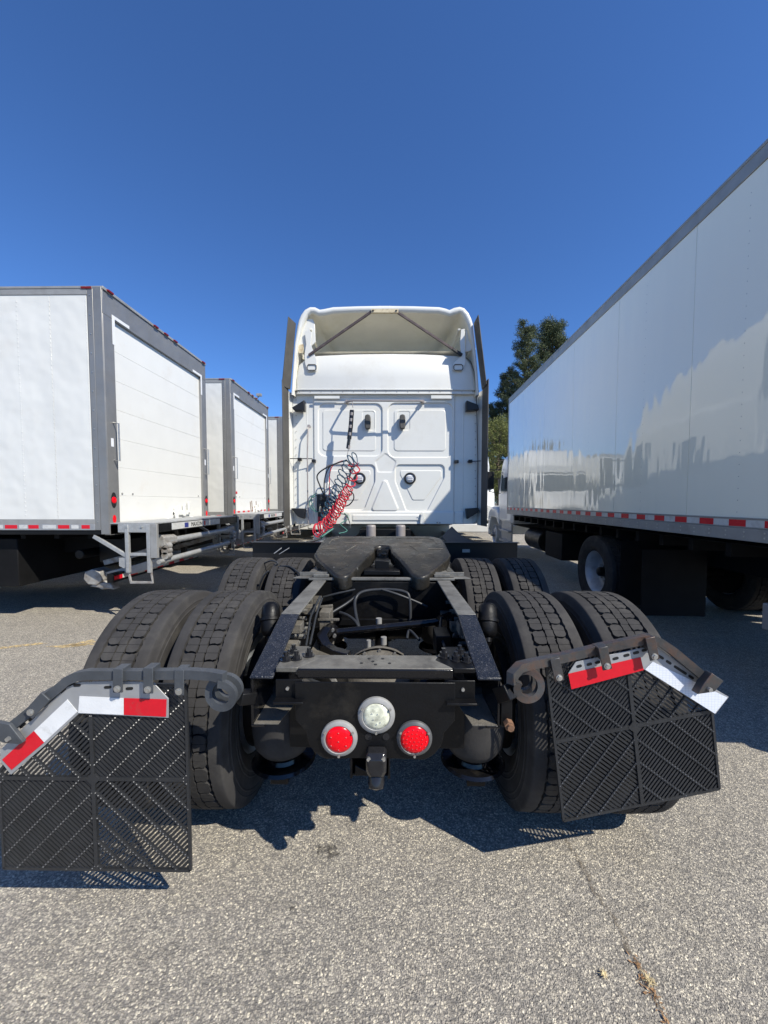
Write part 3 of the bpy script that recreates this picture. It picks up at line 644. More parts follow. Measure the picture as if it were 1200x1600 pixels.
x = MB(); x.prism([at(706,822,4.5),at(722,838,4.3),at(742,846,4.2),at(700,848,4.2),at(690,838,4.4)], (0,0,-.02)); tp('splash_shield', x, 'extender', bevel=.003)

hose([at(403,936,2.85),at(405,918,2.82),at(412,900,2.80),at(420,892,2.80)], .007)
hose([at(413,880,3.05),at(424,876,3.0),at(434,880,2.98),at(430,886,2.98),at(452,885,2.95),at(470,898,2.85)], .007)
# ---------------- mud flap hangers
def clip_line(p, d, poly):               # line against a convex polygon (2D)
    t0, t1 = -9, 9; n = len(poly)
    for i in range(n):
        a = poly[i]; b = poly[(i+1) % n]; nx, ny = -(b[1]-a[1]), b[0]-a[0]
        den = d[0]*nx+d[1]*ny; num = (a[0]-p[0])*nx+(a[1]-p[1])*ny
        if abs(den) < 1e-9:
            if num > 0: return None
            continue
        t = num/den
        if den > 0: t0 = max(t0, t)
        else: t1 = min(t1, t)
    return (t0, t1) if t1-t0 > .006 else None
def make_flap(parent, fr, mirror, W=.61, H=.61):
    # fr(u, v, w): place of the flap's (right, up, towards the camera) coordinates; mirror swaps the cut corner
    c = W/2; mu = (lambda u: W-u) if mirror else (lambda u: u)
    F = lambda u, v, w=0: fr(mu(u), v, w)
    fbody = MB()
    def bar2(a, b, w, d0, d1):
        ax, ay = a; bx, by = b; L = math.hypot(bx-ax, by-ay); nx, ny = -(by-ay)/L*w/2, (bx-ax)/L*w/2
        q = [(ax-nx,ay-ny),(bx-nx,by-ny),(bx+nx,by+ny),(ax+nx,ay+ny)]
        return [F(u,v,d0) for u, v in q]+[F(u,v,d1) for u, v in q]
    CF = [(0,3,2,1),(4,5,6,7),(0,1,5,4),(1,2,6,5),(2,3,7,6),(3,0,4,7)]
    cv = c+.02; edge = [(0,0),(W,0),(W,H),(.24,H),(0,cv)]
    for i in range(5): fbody.add(bar2(edge[i], edge[(i+1) % 5], .009, -.004, .006), CF)
    fbody.add(bar2((0,c),(W,c),.013,-.004,.0065), CF); fbody.add(bar2((c,0),(c,H),.013,-.004,.0068), CF)
    fbody.add([F(*p, -.002) for p in ((c-.025,c),(c,c-.025),(c+.025,c),(c,c+.025))]+[F(*p, .0075) for p in ((c-.025,c),(c,c-.025),(c+.025,c),(c,c+.025))], CF)
    if mirror: pass
    fo = tp('mud_flap', fbody, 'flap', parent)
    quads = {'bl': ([(0,0),(c,0),(c,c),(0,c)], -1), 'br': ([(c,0),(W,0),(W,c),(c,c)], 1), 'tr': ([(c,c),(W,c),(W,H),(c,H)], -1), 'tl': ([(0,c),(c,c),(c,H),(.24,H),(0,cv)], 1)}
    for q, (poly, sg) in quads.items():
        s = MB(); r = math.sqrt(.5); d = (r, sg*r); nn = (-sg*r, r)
        cx, cy = c, c
        k = -36
        while k <= 36:
            p = (cx+nn[0]*k*.0132, cy+nn[1]*k*.0132); t = clip_line(p, d, poly)
            if t: s.add(bar2((p[0]+d[0]*t[0],p[1]+d[1]*t[0]),(p[0]+d[0]*t[1],p[1]+d[1]*t[1]),.0076,-.004,.0025), CF)
            k += 1
        s2 = tp('slat_grid', s, 'flap', fo); s2['kind'] = 'stuff'
        s = MB()
        for k in range(-7, 8):
            kk = (k+.5)*.062; p = (cx+d[0]*kk, cy+d[1]*kk); t = clip_line(p, nn, poly)
            if t: s.add(bar2((p[0]+nn[0]*t[0],p[1]+nn[1]*t[0]),(p[0]+nn[0]*t[1],p[1]+nn[1]*t[1]),.0072,-.003,.0056), CF)
        if s.f:
            s2 = tp('cross_ribs', s, 'flap', fo); s2['kind'] = 'stuff'
        s = MB()
        for k in range(-7, 8):
            kk = (k+.5)*.062; p = (cx+d[0]*kk, cy+d[1]*kk); t = clip_line(p, nn, poly)
            if not t: continue
            j = math.ceil(t[0]/.0132)
            while j*.0132 < t[1]-.004:
                a_, b_ = p[0]+nn[0]*j*.0132, p[1]+nn[1]*j*.0132; s.add([F(a_-.0032,b_,.0058), F(a_,b_-.0032,.0058), F(a_+.0032,b_,.0058), F(a_,b_+.0032,.0058), F(a_,b_,.0085)], [(0,1,4),(1,2,4),(2,3,4),(3,0,4)]); j += 1
        if s.f:
            s2 = tp('rib_knots', s, 'flap_glint', fo); s2['kind'] = 'stuff'
    return fo
def coil(c, r, a0, a1, dy, w, t):
    P = []; n = int(abs(a1-a0)/12)
    for i in range(n+1):
        k = i/n; a = R(a0+(a1-a0)*k); P.append((c.x+r*math.cos(a), c.y+dy*(k-.5), c.z+r*math.sin(a)))
    return P
# left hanger
hl = MB(); cc = at(350, 1079, 1.25)
hl.sweep(coil(cc, .045, 90, -560, .085, 0, 0), .024, .018, up=(0,1,0))
bp_ = [at(x, y, Y) for x, y, Y in ((351,1058,1.213),(330,1054,1.225),(300,1052,1.24),(230,1053,1.25),(160,1053,1.25),(138,1053,1.25),(122,1056,1.25),(108,1062,1.25),(94,1074,1.25),(50,1110,1.25),(4,1147,1.25))]
hl.sweep(bp_, .026, .030)
HL = tp('flap_hanger', hl, 'hanger_grey', smooth=35); HL['label'] = 'grey spring hanger of the left mud flap'
hl = MB(); hl.beam(at(372,1090,1.27), (-.43,1.31,.79), .05,.04); tp('hanger_mount', hl, 'chassis', HL, bevel=.003)
def fl(u, v, w):                          # left flap plane
    o = at(8, 1355, 1.262); return Vector((o.x+u, o.y-w, o.z+v))
FL = make_flap(TR, fl, False, at(298,1355,1.262).x-at(8,1355,1.262).x, at(298,1066,1.262).z-at(298,1355,1.262).z); FL['label'] = 'square black lattice mud flap hanging straight on the left'
def plate(px, Y, th, name, m, parent, tw=None, **kw):
    P = [at(x, y, Y if not tw else tw(x, y)) for x, y in px]; return tp(name, MB().prism(P, (0,th,0)), m, parent, **kw)
PL = plate([(124,1066),(182,1064),(240,1067),(263,1092),(263,1122),(123,1115),(70,1165),(17,1211),(1,1190),(0,1172),(62,1112),(104,1074)], 1.250, .004, 'reflector_plate', 'alu', HL, bevel=.001)
def tape(pts, Y, m, name, tw=None, parent=None): return plate(pts, Y, .0012, name, m, parent or PL, tw)
# the plate is a sub-part already: its tapes hang directly on the hanger's flap group
for ob in (PL,): ob.parent = TR
plL = PL
t1 = tape([(124,1088),(193,1091),(193,1117),(122,1114)], 1.2480, 'white_tape', 'tape_strip', parent=plL); t1['label'] = 'white tape strip'
t1 = tape([(193.5,1091),(260,1093),(259,1120),(193.5,1117)], 1.2480, 'red_tape', 'tape_strip', parent=plL); t1['label'] = 'red tape strip'
t1 = tape([(105,1093),(121,1112),(69,1160),(53,1142)], 1.2480, 'white_tape', 'tape_strip', parent=plL); t1['label'] = 'white tape strip'
t1 = tape([(52.5,1142.5),(68.5,1160.5),(18,1203),(3,1187)], 1.2480, 'red_tape', 'tape_strip', parent=plL); t1['label'] = 'red tape strip'
def capsule(px, py, L, w, ang, Y, parent, m='black_plastic', name='slot'):
    P = []; ca, sa = math.cos(R(ang)), math.sin(R(ang))
    for i in range(12):
        a = R(-90+180*i/5) if i < 6 else R(90+180*(i-6)/5); ox = (L/2-w/2)*(1 if i < 6 else -1)
        x, y = ox+w/2*math.cos(a), w/2*math.sin(a); P.append(at(px+x*ca+y*sa, py-(x*sa-y*ca), Y))
    return tp(name, MB().prism(P, (0,.002,0)), m, parent)
for px, py, a in ((120,1071,3),(168,1074,3),(202,1076,3),(98,1079,42),(49,1123,42),(35,1134,42)): capsule(px, py, 11.5, 4.2, a, 1.2485, plL)
def strap(px, py, w, h, Y, parent, m, ang=0, bolt=(0,.36)):
    P = []; ca, sa = math.cos(R(ang)), math.sin(R(ang))
    for u, v in ((-w/2,-h/2),(w/2,-h/2),(w/2,h/2),(-w/2,h/2)): P.append(at(px+u*ca+v*sa, py-u*sa+v*ca, Y))
    mb = MB().prism(P, (0,.005,0)); P2 = [at(px+u*ca+v*sa, py-u*sa+v*ca, Y+.0062) for u, v in ((-w/2,-h/2),(w/2,-h/2),(w/2,-h/2+19),(-w/2,-h/2+19))]
    mb.prism(P2, (0,.045,0)); o = tp('strap_clamp', mb, m, parent, bevel=.0015)
    u, v = bolt[0]*w, bolt[1]*h-1; c = at(px+u*ca+v*sa, py-u*sa+v*ca, Y)
    tp('bolt', MB().cyl(c+Vector((0,.001,0)), c+Vector((0,-.008,0)), .0085, .0075, 6).cyl(c, c+Vector((0,-.003,0)), .0115, n=14), 'bolt', parent)
for px, py, h in ((183.5,1064,37),(231,1064,40),(279.5,1067,40)): strap(px, py, 15, h, 1.226, HL, 'hanger_grey')
strap(57, 1103, 18, 40, 1.226, HL, 'hanger_grey', 42-90+6)
o = plate([(-8,1128),(14,1132),(36,1160),(32,1163),(5,1161),(-8,1156)], 1.226, .014, 'end_clamp', 'hanger_grey', HL, bevel=.002)
c = at(14, 1154, 1.226); tp('bolt', MB().cyl(c+Vector((0,.001,0)), c+Vector((0,-.008,0)), .0085, .0075, 6), 'bolt', HL)

# right hanger: bent up and pushed forward, so its flap hangs crooked
YR = 1.365
hr = MB(); cc = at(822, 1067, 1.31)
hr.sweep(coil(cc, .045, 150, 740, .075, 0, 0), .024, .018, up=(0,1,0))
bq = [at(x, y, Y) for x, y, Y in ((800,1068,1.272),(801,1054,1.275),(812,1042,1.29),(832,1037,1.32),(862,1031,1.345),(900,1022,1.36),(945,1011,1.365),(1005,999,1.365),(1018,999,1.365),(1030,1003,1.365),(1048,1015,1.365),(1112,1068,1.365))]
hr.sweep(bq, .026, .030)
HR = tp('flap_hanger', hr, 'hanger_rusty', smooth=35); HR['label'] = 'rusty spring hanger of the right mud flap, bent upwards'
hr = MB(); hr.beam(at(798,1080,1.27), (.43,1.31,.80), .04,.05); hr.box(.432,.47,1.285,1.33,.70,.80); tp('hanger_mount', hr, 'chassis', HR, bevel=.003)
tp('rusty_pin', MB().cyl((.455,1.285,.715),(.455,1.25,.715),.011,n=10).cyl((.455,1.285,.715),(.455,1.262,.715),.017,n=6), 'rust', HR)
ro = at(880, 1281, YR); ROLL = R(9.5); TILT = R(1)
def frr(u, v, w):
    x = u*math.cos(ROLL)-v*math.sin(ROLL*.75); z = u*math.sin(ROLL)+v*math.cos(ROLL)
    return Vector((ro.x+x, ro.y+z*math.sin(TILT)-w+x*.06, ro.z+z*math.cos(TILT)))
FR = make_flap(TR, frr, True, .600, .595); FR['label'] = 'black lattice mud flap hanging crooked on the right'
yw = lambda x, y: YR-.012+(x-880)*.00014
PR = plate([(900,1034),(1006,1012),(1018,1010),(1030,1013),(1106,1070),(1139,1089),(1118,1116),(1006,1046),(893,1077),(888,1052)], 0, .004, 'reflector_plate', 'alu', TR, tw=yw, bevel=.001)
yw2 = lambda x, y: yw(x, y)-.002
t1 = tape([(888,1053),(1001,1027),(1006,1047),(893,1077)], 0, 'red_tape', 'tape_strip', tw=yw2, parent=PR); t1['label'] = 'long plain red tape strip'
t1 = tape([(1020,1034),(1137,1090),(1117,1115),(1008,1046)], 0, 'grid_tape', 'tape_strip', tw=yw2, parent=PR); t1['label'] = 'white tape strip with a fine grid'
for px, py, L, a in ((905,1041,9,14),(921,1038,9,14),(934,1035,9,14),(962,1029,10,14),(979,1024,10,14),(994,1020,10,14),(1007,1016,9,14),(1033,1027,10,-33),(1045,1035,10,-33),(1063,1047,24,-33),(1080,1058,10,-33),(1093,1066,10,-33)):
    capsule(px, py, L, 4.2, a, yw(px,py)-.0015, PR)
for px, py in ((871,1047),(946,1029),(1020,1014)): strap(px, py, 15, 36, yw(px,py)-.035, HR, 'hanger_rusty', 12)
o = plate([(1113,1052),(1131,1064),(1117,1081),(1090,1085),(1100,1068)], YR-.04, .03, 'end_clamp', 'hanger_rusty', HR, bevel=.002)
c = at(1108, 1077, YR-.042); tp('bolt', MB().cyl(c+Vector((0,.001,0)), c+Vector((0,-.008,0)), .0085, .0075, 6), 'bolt', HR)

# ============================================================ SLEEPER CAB
YC = 4.70
def Qx(zx, zy, Y=YC): p = Q(zx, zy, Y); return (p.x, p.z)
nx, nz = 330, 232
X0, X1, Z0, Z1 = -1.128, 1.135, 1.206, 2.793
gx = np.linspace(X0, X1, nx); gz = np.linspace(Z0, Z1, nz); GX, GZ = np.meshgrid(gx, gz)
def sd_poly(pts, rad):                    # distance to a polygon whose corners are rounded by rad
    P = np.array(pts); c = P.mean(0); n = len(P)
    # shrink by rad along the edges' normals
    area = sum(P[i][0]*P[(i+1) % n][1]-P[(i+1) % n][0]*P[i][1] for i in range(n))
    if area < 0: P = P[::-1]
    lines = []
    for i in range(n):
        a, b_ = P[i], P[(i+1) % n]; d = (b_-a)/np.linalg.norm(b_-a); nn = np.array((-d[1], d[0])); lines.append((a+nn*rad, d))
    V2 = []
    for i in range(n):
        (a, d), (b_, e) = lines[i-1], lines[i]
        t = ((b_[0]-a[0])*e[1]-(b_[1]-a[1])*e[0])/(d[0]*e[1]-d[1]*e[0]); V2.append(a+d*t)
    V2 = np.array(V2)
    dist = np.full(GX.shape, 1e9); ins = np.zeros(GX.shape, bool)
    for i in range(n):
        a = V2[i]; b_ = V2[(i+1) % n]; ab = b_-a; t = np.clip(((GX-a[0])*ab[0]+(GZ-a[1])*ab[1])/(ab@ab), 0, 1)
        dist = np.minimum(dist, np.hypot(GX-a[0]-ab[0]*t, GZ-a[1]-ab[1]*t))
        cond = ((a[1] > GZ) != (b_[1] > GZ)); xx = (b_[0]-a[0])*(GZ-a[1])/((b_[1]-a[1]) or 1e-9)+a[0]; ins ^= cond & (GX < xx)
    return np.where(ins, -dist, dist)-rad
def sst(d, w): t = np.clip(.5-d/w, 0, 1); return t*t*(3-2*t)     # 1 inside, 0 outside
def region(zpts, rad): return sd_poly([Qx(a, b_) for a, b_ in zpts], rad)
Hh = np.zeros(GX.shape)
UL = region([(232,620),(572,620),(572,898),(232,898)], .085); ULi = region([(252,650),(540,650),(540,874),(252,874)], .045)
UR = region([(606,618),(952,618),(952,905),(606,905)], .085); URi = region([(635,650),(916,650),(916,874),(635,874)], .045)
LR = region([(645,948),(905,948),(905,1015),(812,1195),(705,1195),(645,1035)], .055); LRi = region([(668,975),(893,975),(893,1012),(800,1138),(735,1138),(668,1000)], .025)
LL = region([(272,948),(533,948),(533,1035),(475,1187),(362,1187),(272,1015)], .055); LLi = region([(284,975),(511,975),(511,1000),(445,1138),(378,1138),(284,1012)], .025)
DI = region([(590,884),(648,930),(630,986),(550,986),(536,930)], .03)
TR3 = region([(588,1010),(664,1194),(512,1194)], .03)
for o_, i_ in ((UL,ULi),(UR,URi),(LR,LRi),(LL,LLi)): Hh += -.027*sst(o_, .013)+.017*sst(i_, .011)
Hh += -.007*sst(DI, .016)
V = region([(588,985),(700,1235),(476,1235)], .05); Hh += .012*sst(TR3, .016)
for s, px_ in ((1,478),(1,668)):
    pk = region([(px_-10,660),(px_+52,660),(px_+52,760),(px_-10,760)], .02); Hh += -.006*sst(pk, .012)
xl = Qx(205, 800)[0]; xr = Qx(962, 800)[0]
ridge = lambda x, w: np.exp(-((GX-x)/w)**2)
Hh += -.030*sst(xl+0.006-GX, -.03)*0
Hh += -.022*(1-sst(-(GX-xl), .024)) + -.020*(1-sst(GX-xr, .024))
Hh += .010*ridge(Qx(170,800)[0], .012)+.010*ridge(Qx(1008,800)[0], .010)-.010*ridge(Qx(1080,800)[0], .006)-.008*ridge(Qx(96,800)[0], .008)
Hh += -.05*np.clip((abs(GX)-1.06)/.07, 0, 1)**2
zb = Qx(500, 1198)[1]; Hh += .012*sst(GZ-zb, .02)
bar = region([(415,1215),(770,1215),(770,1246),(415,1246)], .008); Hh += .010*sst(bar, .01)
Hh += .010*sst(abs(GZ-Qx(500,580)[1])-.012, .02)*(GX > xl)*(GX < xr)
rng = np.random.default_rng(3); Hh += .0008*np.sin(GX*7.3+1)*np.sin(GZ*6.1)
GYm = YC-Hh
vs = np.stack([GX, GYm-TY, GZ], -1).reshape(-1, 3)
ii = np.arange(nz-1)[:, None]*nx+np.arange(nx-1)[None, :]; fs = np.stack([ii, ii+1, ii+1+nx, ii+nx], -1).reshape(-1, 4)
me = bpy.data.meshes.new('cab_back_wall'); me.from_pydata(vs.tolist(), [], fs.tolist()); me.update(); me.materials.append(M['cab_white']); me.shade_smooth()
WALL = bpy.data.objects.new('cab_back_wall', me); scene.collection.objects.link(WALL); WALL.parent = TR

def rrect(y, hw, z0, z1, rt, rb=.06, n=5, cx=0):
    P = []
    for sx, sz, a0, r in ((1,-1,270,rb),(1,1,0,rt),(-1,1,90,rt),(-1,-1,180,rb)):
        for i in range(n+1):
            a = R(a0+90*i/n); zc = (z1-r) if sz > 0 else (z0+r); P.append((cx+sx*(hw-r)+r*math.cos(a), y, zc+r*math.sin(a)))
    return P
x = MB().loft([rrect(4.715,1.12,1.215,2.79,.10), rrect(4.76,1.165,1.20,2.80,.10), rrect(6.45,1.18,1.10,2.80,.10), rrect(6.9,1.16,1.05,2.80,.12)])
body = tp('sleeper_body', x, 'cab_white', smooth=40)
x = MB().loft([rrect(6.91,1.13,.75,2.80,.14), rrect(7.6,1.12,.75,2.78,.2), rrect(7.95,1.10,.75,2.62,.25), rrect(8.35,1.05,.75,2.0,.2)])
daycab = tp('day_cab', x, 'cab_white', smooth=40)
for s in (-1, 1):
    x = MB().prism([(s*1.130,7.02,1.80),(s*1.130,7.75,1.75),(s*1.128,7.70,2.30),(s*1.126,7.50,2.50),(s*1.128,7.02,2.52)], (s*.012,0,0)); tp('side_window', x, 'glass_dark', daycab)
    x = MB().box(*sorted((s*1.120,s*1.134)), 6.98,7.82,.95,1.72); x.beam((s*1.14,7.05,1.70),(s*1.14,7.2,1.70),.02,.03); tp('door', x, 'cab_white', daycab, bevel=.004)
    x = MB().box(*sorted((s*1.182,s*1.190)), 5.6,6.3,1.9,2.4); tp('sleeper_window', x, 'glass_dark', body, bevel=.004)
    x = MB().box(*sorted((s*1.28,s*1.46)), 7.9,7.98,1.75,2.35); x.beam((s*1.12,7.75,2.30),(s*1.36,7.93,2.30),.03,.03); x.beam((s*1.12,7.75,1.80),(s*1.36,7.93,1.80),.03,.03); tp('wing_mirror', x, 'black_plastic', bevel=.01)
    x = MB().loft([[(s*1.02,6.3,.35),(s*1.18,6.3,.35),(s*1.20,6.3,.95),(s*1.0,6.3,.95)],[(s*1.02,7.9,.35),(s*1.18,7.9,.35),(s*1.20,7.9,.95),(s*1.0,7.9,.95)]]); tp('side_skirt', x, 'cab_white', bevel=.01)
x = MB().add([(-.98,8.36,1.98),(.98,8.36,1.98),(.94,8.0,2.56),(-.94,8.0,2.56)], [(0,1,2,3)]); tp('windshield', x, 'glass_dark', daycab)
x = MB().loft([rrect(8.3,1.0,.75,1.95,.2), rrect(9.2,.92,.75,1.75,.25), rrect(9.9,.78,.75,1.5,.25), rrect(10.1,.70,.8,1.35,.2)]); hood = tp('hood', x, 'cab_white', smooth=40)
for s in (-1, 1):
    x = MB().loft([rrect(8.15,.15,.75,1.02,.05,.05,cx=s*1.05), rrect(8.45,.17,.95,1.22,.08,.05,cx=s*1.03), rrect(9.05,.17,.98,1.22,.08,.05,cx=s*1.03), rrect(9.45,.16,.6,1.10,.08,.05,cx=s*1.0), rrect(10.1,.14,.5,.95,.08,.05,cx=s*.95)]); tp('front_fender', x, 'cab_white', smooth=40)
x = MB().loft([rrect(10.0,1.15,.35,.78,.1), rrect(10.25,1.05,.38,.76,.1)]); tp('front_bumper', x, 'cab_white', smooth=40)

# upper cap of the sleeper, with the open roof fairing above
ycap = 4.655
outl = lambda y, g=0: [Qx(a, b_, y) for a, b_ in ((104,567),(106,480),(122,410),(160,372),(205,362),(400,353),(600,350),(800,353),(985,362),(1035,378),(1062,420),(1074,480),(1078,567))]
secs = []
for y, k in ((ycap+.012, .994), (ycap, .985), (ycap-.006, .97)): pass
oc = outl(ycap); cx0 = sum(p[0] for p in oc)/len(oc)
def csec(y, k, dz=0): return [(cx0+(p[0]-cx0)*k, y, 3.0+(p[1]-3.0)*(k if p[1] > 3.0 else 1)+dz) for p in oc]
x = MB().loft([csec(ycap-.004,.955), csec(ycap+.004,.975), csec(ycap+.03,.995), csec(ycap+.07,1.0), csec(6.2,1.0)])
cap = tp('roof_cap_wall', x, 'cab_white', smooth=60)
x = MB().beam((-1.12,4.672,2.797),(1.12,4.672,2.797),.02,.010); x.beam(tuple(Q(108,552,ycap-.002)), tuple(Q(1070,552,ycap-.002)), .012,.004); tp('seam_seal', x, 'extender')
x = MB(); x.beam(tuple(Q(108,545,ycap-.006)), tuple(Q(1070,545,ycap-.006)), .016, .008); tp('cap_lip', x, 'cab_white', cap, bevel=.003)
YF = 4.60
rimz = [(84,572),(92,450),(104,300),(116,205),(124,170),(138,138),(158,112),(185,98),(212,99),(238,112),(262,108),(310,98),(450,93),(590,91),(740,93),(880,98),(915,106),(935,114),(960,102),(990,96),(1015,104),(1038,130),(1052,160),(1061,190),(1072,300),(1086,450),(1094,572)]
rim = [Qx(a, b_, YF) for a, b_ in rimz]
def offs(P, d):
    out = []; n = len(P)
    for i, p in enumerate(P):
        a = P[max(i-1,0)]; b_ = P[min(i+1,n-1)]; t = Vector((b_[0]-a[0], b_[1]-a[1])).normalized(); out.append((p[0]+t.y*d, p[1]-t.x*d))
    return out
def fsec(P, y, k, kx, zb=2.80): return [(p[0]*kx, y, zb+(p[1]-zb)*k) for p in P]
dd = [.03+.042*min(1, max(0, (p[1]-3.3)/.35)) for p in rim]
inn = [(p[0]+(q[0]-p[0])*d, p[1]+(q[1]-p[1])*d) for p, q, d in zip(rim, offs(rim, 1.0), dd)]
mid = [((p[0]+q[0])/2, (p[1]+q[1])/2) for p, q in zip(rim, inn)]
def open_loft(secs):
    mb = MB(); n = len(secs[0]); vs = [p for s_ in secs for p in s_]
    return mb.add(vs, [(i*n+k, i*n+k+1, (i+1)*n+k+1, (i+1)*n+k) for i in range(len(secs)-1) for k in range(n-1)])
x = open_loft([fsec(inn,YF+.03,1,1), fsec([(p[0]*.3+q[0]*.7,p[1]*.3+q[1]*.7) for p,q in zip(mid,inn)],YF+.008,1,1), fsec(mid,YF,1,1), fsec([(p[0]*.7+q[0]*.3,p[1]*.7+q[1]*.3) for p,q in zip(rim,mid)],YF+.004,1,1), fsec(rim,YF+.02,1,1), fsec(rim,5.2,.985,1.0), fsec(rim,5.9,.93,.985), fsec(rim,6.7,.78,.95), fsec(rim,7.4,.50,.90), fsec(rim,8.0,.10,.85)])
fair = tp('roof_fairing', x, 'cab_white', smooth=50)
x = open_loft([fsec(inn,YF+.03,1,1), fsec(inn,4.82,.99,.985), fsec(inn,5.05,.955,.95), fsec(inn,5.25,.89,.89), fsec(inn,5.40,.79,.80), fsec(inn,5.48,.66,.6), fsec(inn,5.5,.5,.2)])
tp('fairing_liner', x, 'fairing_inside', fair, smooth=70)
x = MB().add([(-1.0,4.69,3.272),(1.0,4.69,3.272),(1.0,6.02,3.24),(-1.0,6.02,3.24)], [(0,1,2,3)]); tp('liner_floor', x, 'fairing_inside', fair)
# diagonal struts and their plate
x = MB().beam(Q(520,124,4.585), Q(180,360,4.62), .022,.026); so1 = tp('fairing_strut', x, 'rust_strut', bevel=.002)
x = MB().beam(Q(648,126,4.585), Q(1000,360,4.62), .022,.026); tp('fairing_strut', x, 'rust_strut', bevel=.002)
x = MB().beam(Q(950,326,4.578), Q(1000,360,4.607), .030,.030); tp('strut_end', x, 'black_plastic', bevel=.002)
x = MB().prism([Q(514,111,4.56),Q(660,111,4.56),Q(660,132,4.56),Q(514,132,4.56)], (0,.03,0)); pt = tp('strut_plate', x, 'cream_plate', bevel=.003)
x = MB()
for a, b_ in ((524,122),(648,122)): c = Q(a, b_, 4.56); x.cyl(c, c+Vector((0,-.006,0)), .011, n=8)
tp('bolts', x, 'black_plastic', pt)['kind'] = 'stuff'
x = MB()
for a, b_ in ((560,100),(612,100)): x.ball(Q(a, b_, 4.62), .01, 8)
tp('roof_rivets', x, 'bolt', pt)['kind'] = 'stuff'
# white corner brackets
for s, zx in ((-1,[(158,235),(180,222),(196,240),(190,300),(212,360),(222,385),(222,445),(172,447),(160,405),(156,360),(166,300)]), (1,[(1014,218),(996,222),(990,300),(996,362),(955,402),(952,440),(1002,446),(1020,400),(1018,300)])):
    x = MB().prism([Q(a, b_, 4.628) for a, b_ in zx], (0,.012,0)); br = tp('fairing_bracket', x, 'cab_white', bevel=.002)
    cx_ = 196 if s < 0 else 981
    P = [Q(cx_+a, 425+b_, 4.622) for a, b_ in ((-24,-8),(-18,-15),(18,-15),(24,-8),(24,8),(18,15),(-18,15),(-24,8))]
    x = MB().sweep(P, .008,.006, up=(0,1,0), closed=True); tp('bracket_slot', x, 'extender', br)
    sgn = 1 if s < 0 else -1; bx = 190 if s < 0 else 985
    x = MB().sweep([Q(bx,222,4.63), Q(bx+sgn*2,235,4.75), Q(bx+sgn*40,330,5.0)], .03,.02); tp('bracket_arm', x, 'fairing_inside', br, bevel=.002)
x = MB().prism([Q(a, b_, 4.66) for a, b_ in ((118,200),(150,170),(200,165),(212,190),(216,290),(160,340),(130,345),(104,320))], (0,.02,0)); tp('corner_panel', x, 'cab_white', bevel=.006)
x = MB().prism([Q(a, b_, 4.655) for a, b_ in ((104,310),(150,300),(158,345),(130,350),(104,322))], (0,.005,0)); tp('corner_tab', x, 'cream_plate')
x = MB().prism([Q(a, b_, 4.68) for a, b_ in ((1020,225),(1060,215),(1068,300),(1075,330),(1020,345))], (0,.015,0)); tp('corner_panel', x, 'cab_white', bevel=.006)
x = MB().prism([Q(a, b_, 4.655) for a, b_ in ((1022,295),(1045,292),(1070,312),(1045,335),(1022,340))], (0,.005,0)); tp('corner_tab', x, 'cab_white')

# side extenders
for s in (-1, 1):
    e = (lambda a: a) if s < 0 else (lambda a: 1182-a)
    x = MB().prism([(s*1.142,4.60,1.19),(s*1.160,4.41,1.19),(s*1.160,4.41,2.86),(s*1.142,4.60,2.835)], (s*.012,0,0))
    ex = tp('side_extender', x, 'extender', bevel=.004)
    P = [Q(82,545,4.60), Q(38,524,4.41), Q(72,152,4.41), Q(112,190,4.60)] if s < 0 else [Q(1106,545,4.60), Q(1130,515,4.41), Q(1087,142,4.41), Q(1062,190,4.60)]
    x = MB().prism(P, (s*.010,.004,0)); tp('side_extender', x, 'extender', bevel=.004)
    x = MB().prism([(s*1.128,4.73,1.19),(s*1.148,4.598,1.19),(s*1.148,4.598,2.79),(s*1.128,4.73,2.79)], (s*.022,0,0)); fl_ = tp('side_fairing', x, 'cab_white', bevel=.004)
    x = MB()
    for z in np.arange(1.35, 2.75, .28): x.ball((s*1.147,4.60,z), .009, 8)
    tp('rivets', x, 'bolt', ex)['kind'] = 'stuff'
    # black hinge brackets
    for zy in (635, 1208):
        P = ((88,zy+5),(155,zy-36),(156,zy+22),(100,zy+20)) if s < 0 else ((1026,zy-34),(1088,zy-10),(1092,zy+16),(1026,zy+22))
        if zy > 1000: P = ((84,zy-28),(158,zy-26),(154,zy+30),(120,zy+16)) if s < 0 else ((1024,zy-26),(1090,zy-30),(1096,zy-12),(1030,zy+30))
        x = MB().prism([Q(a, b_, 4.60) for a, b_ in P], (0,.09,0)); tp('hinge_bracket', x, 'black_plastic', bevel=.006)
    P = ((130,918),(206,926)) if s < 0 else ((972,930),(1046,928))
    x = MB()
    for a, b_ in P: c = Q(a, b_, 4.66); x.box(c.x-.022,c.x+.022,4.645,4.70,c.z-.018,c.z+.018)
    a, b_ = ((78,914),(200,914)) if s < 0 else ((1030,930),(1108,926)); x.tube([Q(*a, 4.60), Q(*b_, 4.645)], .006, 6)
    tp('door_latch', x, 'black_plastic', bevel=.003)

